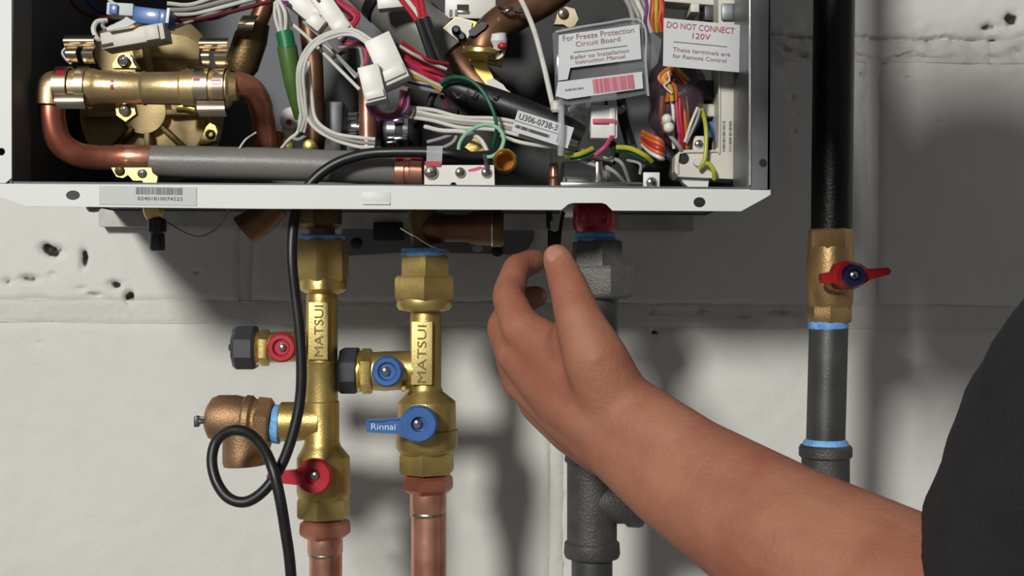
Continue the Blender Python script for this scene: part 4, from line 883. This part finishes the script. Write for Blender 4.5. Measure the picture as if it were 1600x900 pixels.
for px, py, a in ((905, 168, 20), (898, 186, -10), (960, 172, 60)): sc.part('crinkle', tube(B(), [(px-14, py+4, .07), (px-2, py-5, .064), (px+8, py+2, .066), (px+14, py-4, .07)], 5, 8, 5), 'film_clear')
# ------------------------------------------------------------------ the person at the right: reaching arm, black shirt, head above the frame
def cone(bm, a, b, ra, rb, seg=20, flat=1.0, ax=None):
    d = b-a; n = 6
    rows = [(a+d*(i/n), ra+(rb-ra)*i/n) for i in range(n+1)]
    revc(bm, rows, d, seg)
    ell(bm, a, ra, ra, ra); ell(bm, b, rb, rb, rb)
def chain(bm, pts):
    for a, b in zip(pts, pts[1:]): cone(bm, a[0], b[0], a[1], b[1])
def q(px, py, Y, mm): return (P(px, py, Y), mm/1000)
def remesh(name, bm, voxel, smooth, mat, t, parent=None, factor=0.5):
    me = bpy.data.meshes.new(name); bm.to_mesh(me); bm.free()
    o = bpy.data.objects.new(name, me); COL.objects.link(o)
    r = o.modifiers.new('r', 'REMESH'); r.mode = 'VOXEL'; r.voxel_size = voxel
    s = o.modifiers.new('s', 'SMOOTH'); s.factor = factor; s.iterations = smooth
    dg = bpy.context.evaluated_depsgraph_get(); m2 = bpy.data.meshes.new_from_object(o.evaluated_get(dg))
    bpy.data.objects.remove(o); bpy.data.meshes.remove(me)
    m2.name = name; m2.transform(Matrix.Translation(-t.b)); m2.materials.clear(); m2.materials.append(MATS[mat])
    for p_ in m2.polygons: p_.use_smooth = True
    o = bpy.data.objects.new(name, m2); COL.objects.link(o); o.parent = parent or t.o
    return o
pe = T('person', 'person in a black shirt reaching in from the right with bare forearm', 'person', (0.42, -0.42, -0.5))
bm = B()
wrist = q(985, 668, -.055, 27); elbow = q(1570, 1010, -.20, 44)
shoulder = (Vector((.335, -.30, .10)), .055)
# forearm (flattened at the wrist by two side-by-side chains)
chain(bm, [q(975, 648, -.05, 23), q(1080, 722, -.075, 25), q(1240, 826, -.115, 32), q(1390, 905, -.15, 36), elbow])
chain(bm, [q(962, 684, -.045, 23), q(1060, 760, -.075, 27), q(1220, 850, -.115, 36), q(1380, 930, -.15, 40), elbow])
chain(bm, [elbow, shoulder])
# back of the hand
chain(bm, [q(975, 650, -.05, 23), q(900, 590, -.03, 22), q(825, 520, -.012, 13)])
chain(bm, [q(962, 670, -.048, 22), q(880, 610, -.025, 21), q(812, 560, -.005, 12.5)])
chain(bm, [q(955, 690, -.04, 21), q(885, 640, -.02, 18), q(820, 598, .005, 12)])
chain(bm, [q(950, 700, -.03, 18), q(895, 668, -.01, 16), q(842, 636, .015, 11)])
# thumb
chain(bm, [q(960, 630, -.05, 21), q(930, 560, -.058, 18), q(905, 500, -.056, 13.5), q(888, 448, -.045, 11), q(870, 402, -.03, 8.6)])
chain(bm, [q(960, 630, -.05, 19), q(890, 560, -.03, 17), q(905, 500, -.05, 12)])
# fingers, curled away round the pipe
chain(bm, [q(815, 515, -.012, 12), q(793, 462, .008, 10), q(808, 418, .030, 9), q(836, 408, .046, 8)])
chain(bm, [q(806, 556, -.004, 12), q(784, 512, .022, 10), q(802, 474, .048, 9), q(838, 464, .058, 8)])
chain(bm, [q(814, 598, .006, 11.5), q(796, 556, .034, 9.6), q(816, 524, .058, 8.8), q(850, 520, .062, 8)])
chain(bm, [q(838, 634, .016, 10.5), q(820, 600, .038, 8.6), q(838, 574, .056, 8), q(866, 570, .058, 7)])
# neck and head (leaning in unseen above the frame, placed to shade the right wall)
nb = Vector((.28, -.43, .115)); hc_ = Vector((.104, -.345, .234)); face = Vector((-.75, .62, -.22)).normalized()
up = Vector((-.35, .1, .93)); up = (up - face*up.dot(face)).normalized(); side = face.cross(up)
cone(bm, nb, hc_ + (-up*.08 - face*.03), .062, .055)
ell(bm, hc_ + up*.02, .098, .076, .095, (face, side, up), 3)
ell(bm, hc_ - up*.06 + face*.03, .06, .055, .055, (face, side, up), 3)
cone(bm, hc_ + face*.092 + up*.02, hc_ + face*.108 - up*.014, .007, .0105)
for s_ in (-1, 1): ell(bm, hc_ + side*(.078*s_) - face*.01, .018, .007, .03, (face, side, up), 2)
chain(bm, [(nb, .06), (Vector((.45, -.45, .02)), .06), (Vector((.52, -.46, -.25)), .06)])
chain(bm, [shoulder, (Vector((.40, -.42, .09)), .06)])
body = remesh('body', bm, .0026, 5, 'skin', pe)
# thumb nail, face details
bm = B(); n_ = (P(862, 392, -.03) - P(880, 440, -.045)).normalized()
c_ = P(867, 398, -.0385); ell(bm, c_, .0050, .0022, .0066, (n_.cross(Vector((0, 1, 0))).normalized(), Vector((0, 1, 0)) , n_), 2); pe.part('thumb_nail', bm, 'nail', body)
for s_ in (-1, 1): pe.part('eye', ell(B(), hc_ + face*.083 + side*(.032*s_) + up*.022, .012, .013, .008, (face, side, up), 2), 'eye', body)
pe.part('lips', ell(B(), hc_ + face*.087 - up*.055, .005, .022, .006, (face, side, up), 2), 'lips', body)
bm = B(); ell(bm, hc_ + up*.034 - face*.014, .102, .084, .092, (face, side, up), 3); ell(bm, hc_ - face*.05 - up*.01, .06, .074, .07, (face, side, up), 3)
remesh('hair', bm, .005, 3, 'hair', pe)
# shirt: torso and sleeve down to the elbow
bm = B()
hem = P(1500, 905, -.205)
chain(bm, [(P(1625, 905, -.20), .056), (P(1740, 690, -.235), .062), (Vector((.328, -.31, .078)), .073), (Vector((.42, -.43, .06)), .10)])
chain(bm, [(Vector((.42, -.44, .05)), .11), (Vector((.52, -.46, -.1)), .14), (Vector((.54, -.46, -.45)), .14)])
chain(bm, [(Vector((.42, -.46, .05)), .1), (Vector((.42, -.62, .04)), .08), (Vector((.42, -.66, -.2)), .07)])
chain(bm, [(Vector((.42, -.44, .05)), .10), (Vector((.265, -.425, .125)), .068)])
shirt = remesh('shirt', bm, .006, 4, 'shirt', pe)
nrm = [v.normal.copy() for v in shirt.data.vertices]; cos_ = [v.co.copy() for v in shirt.data.vertices]; flat = []
for n_, c_ in zip(nrm, cos_):
    w_ = c_ + pe.b
    flat += list(c_ + n_*(.0045*noise.noise(Vector((w_.x*26+w_.z*9, w_.y*22, w_.z*11))) + .0015*noise.noise(w_*60)))
shirt.data.vertices.foreach_set('co', flat); shirt.data.update()
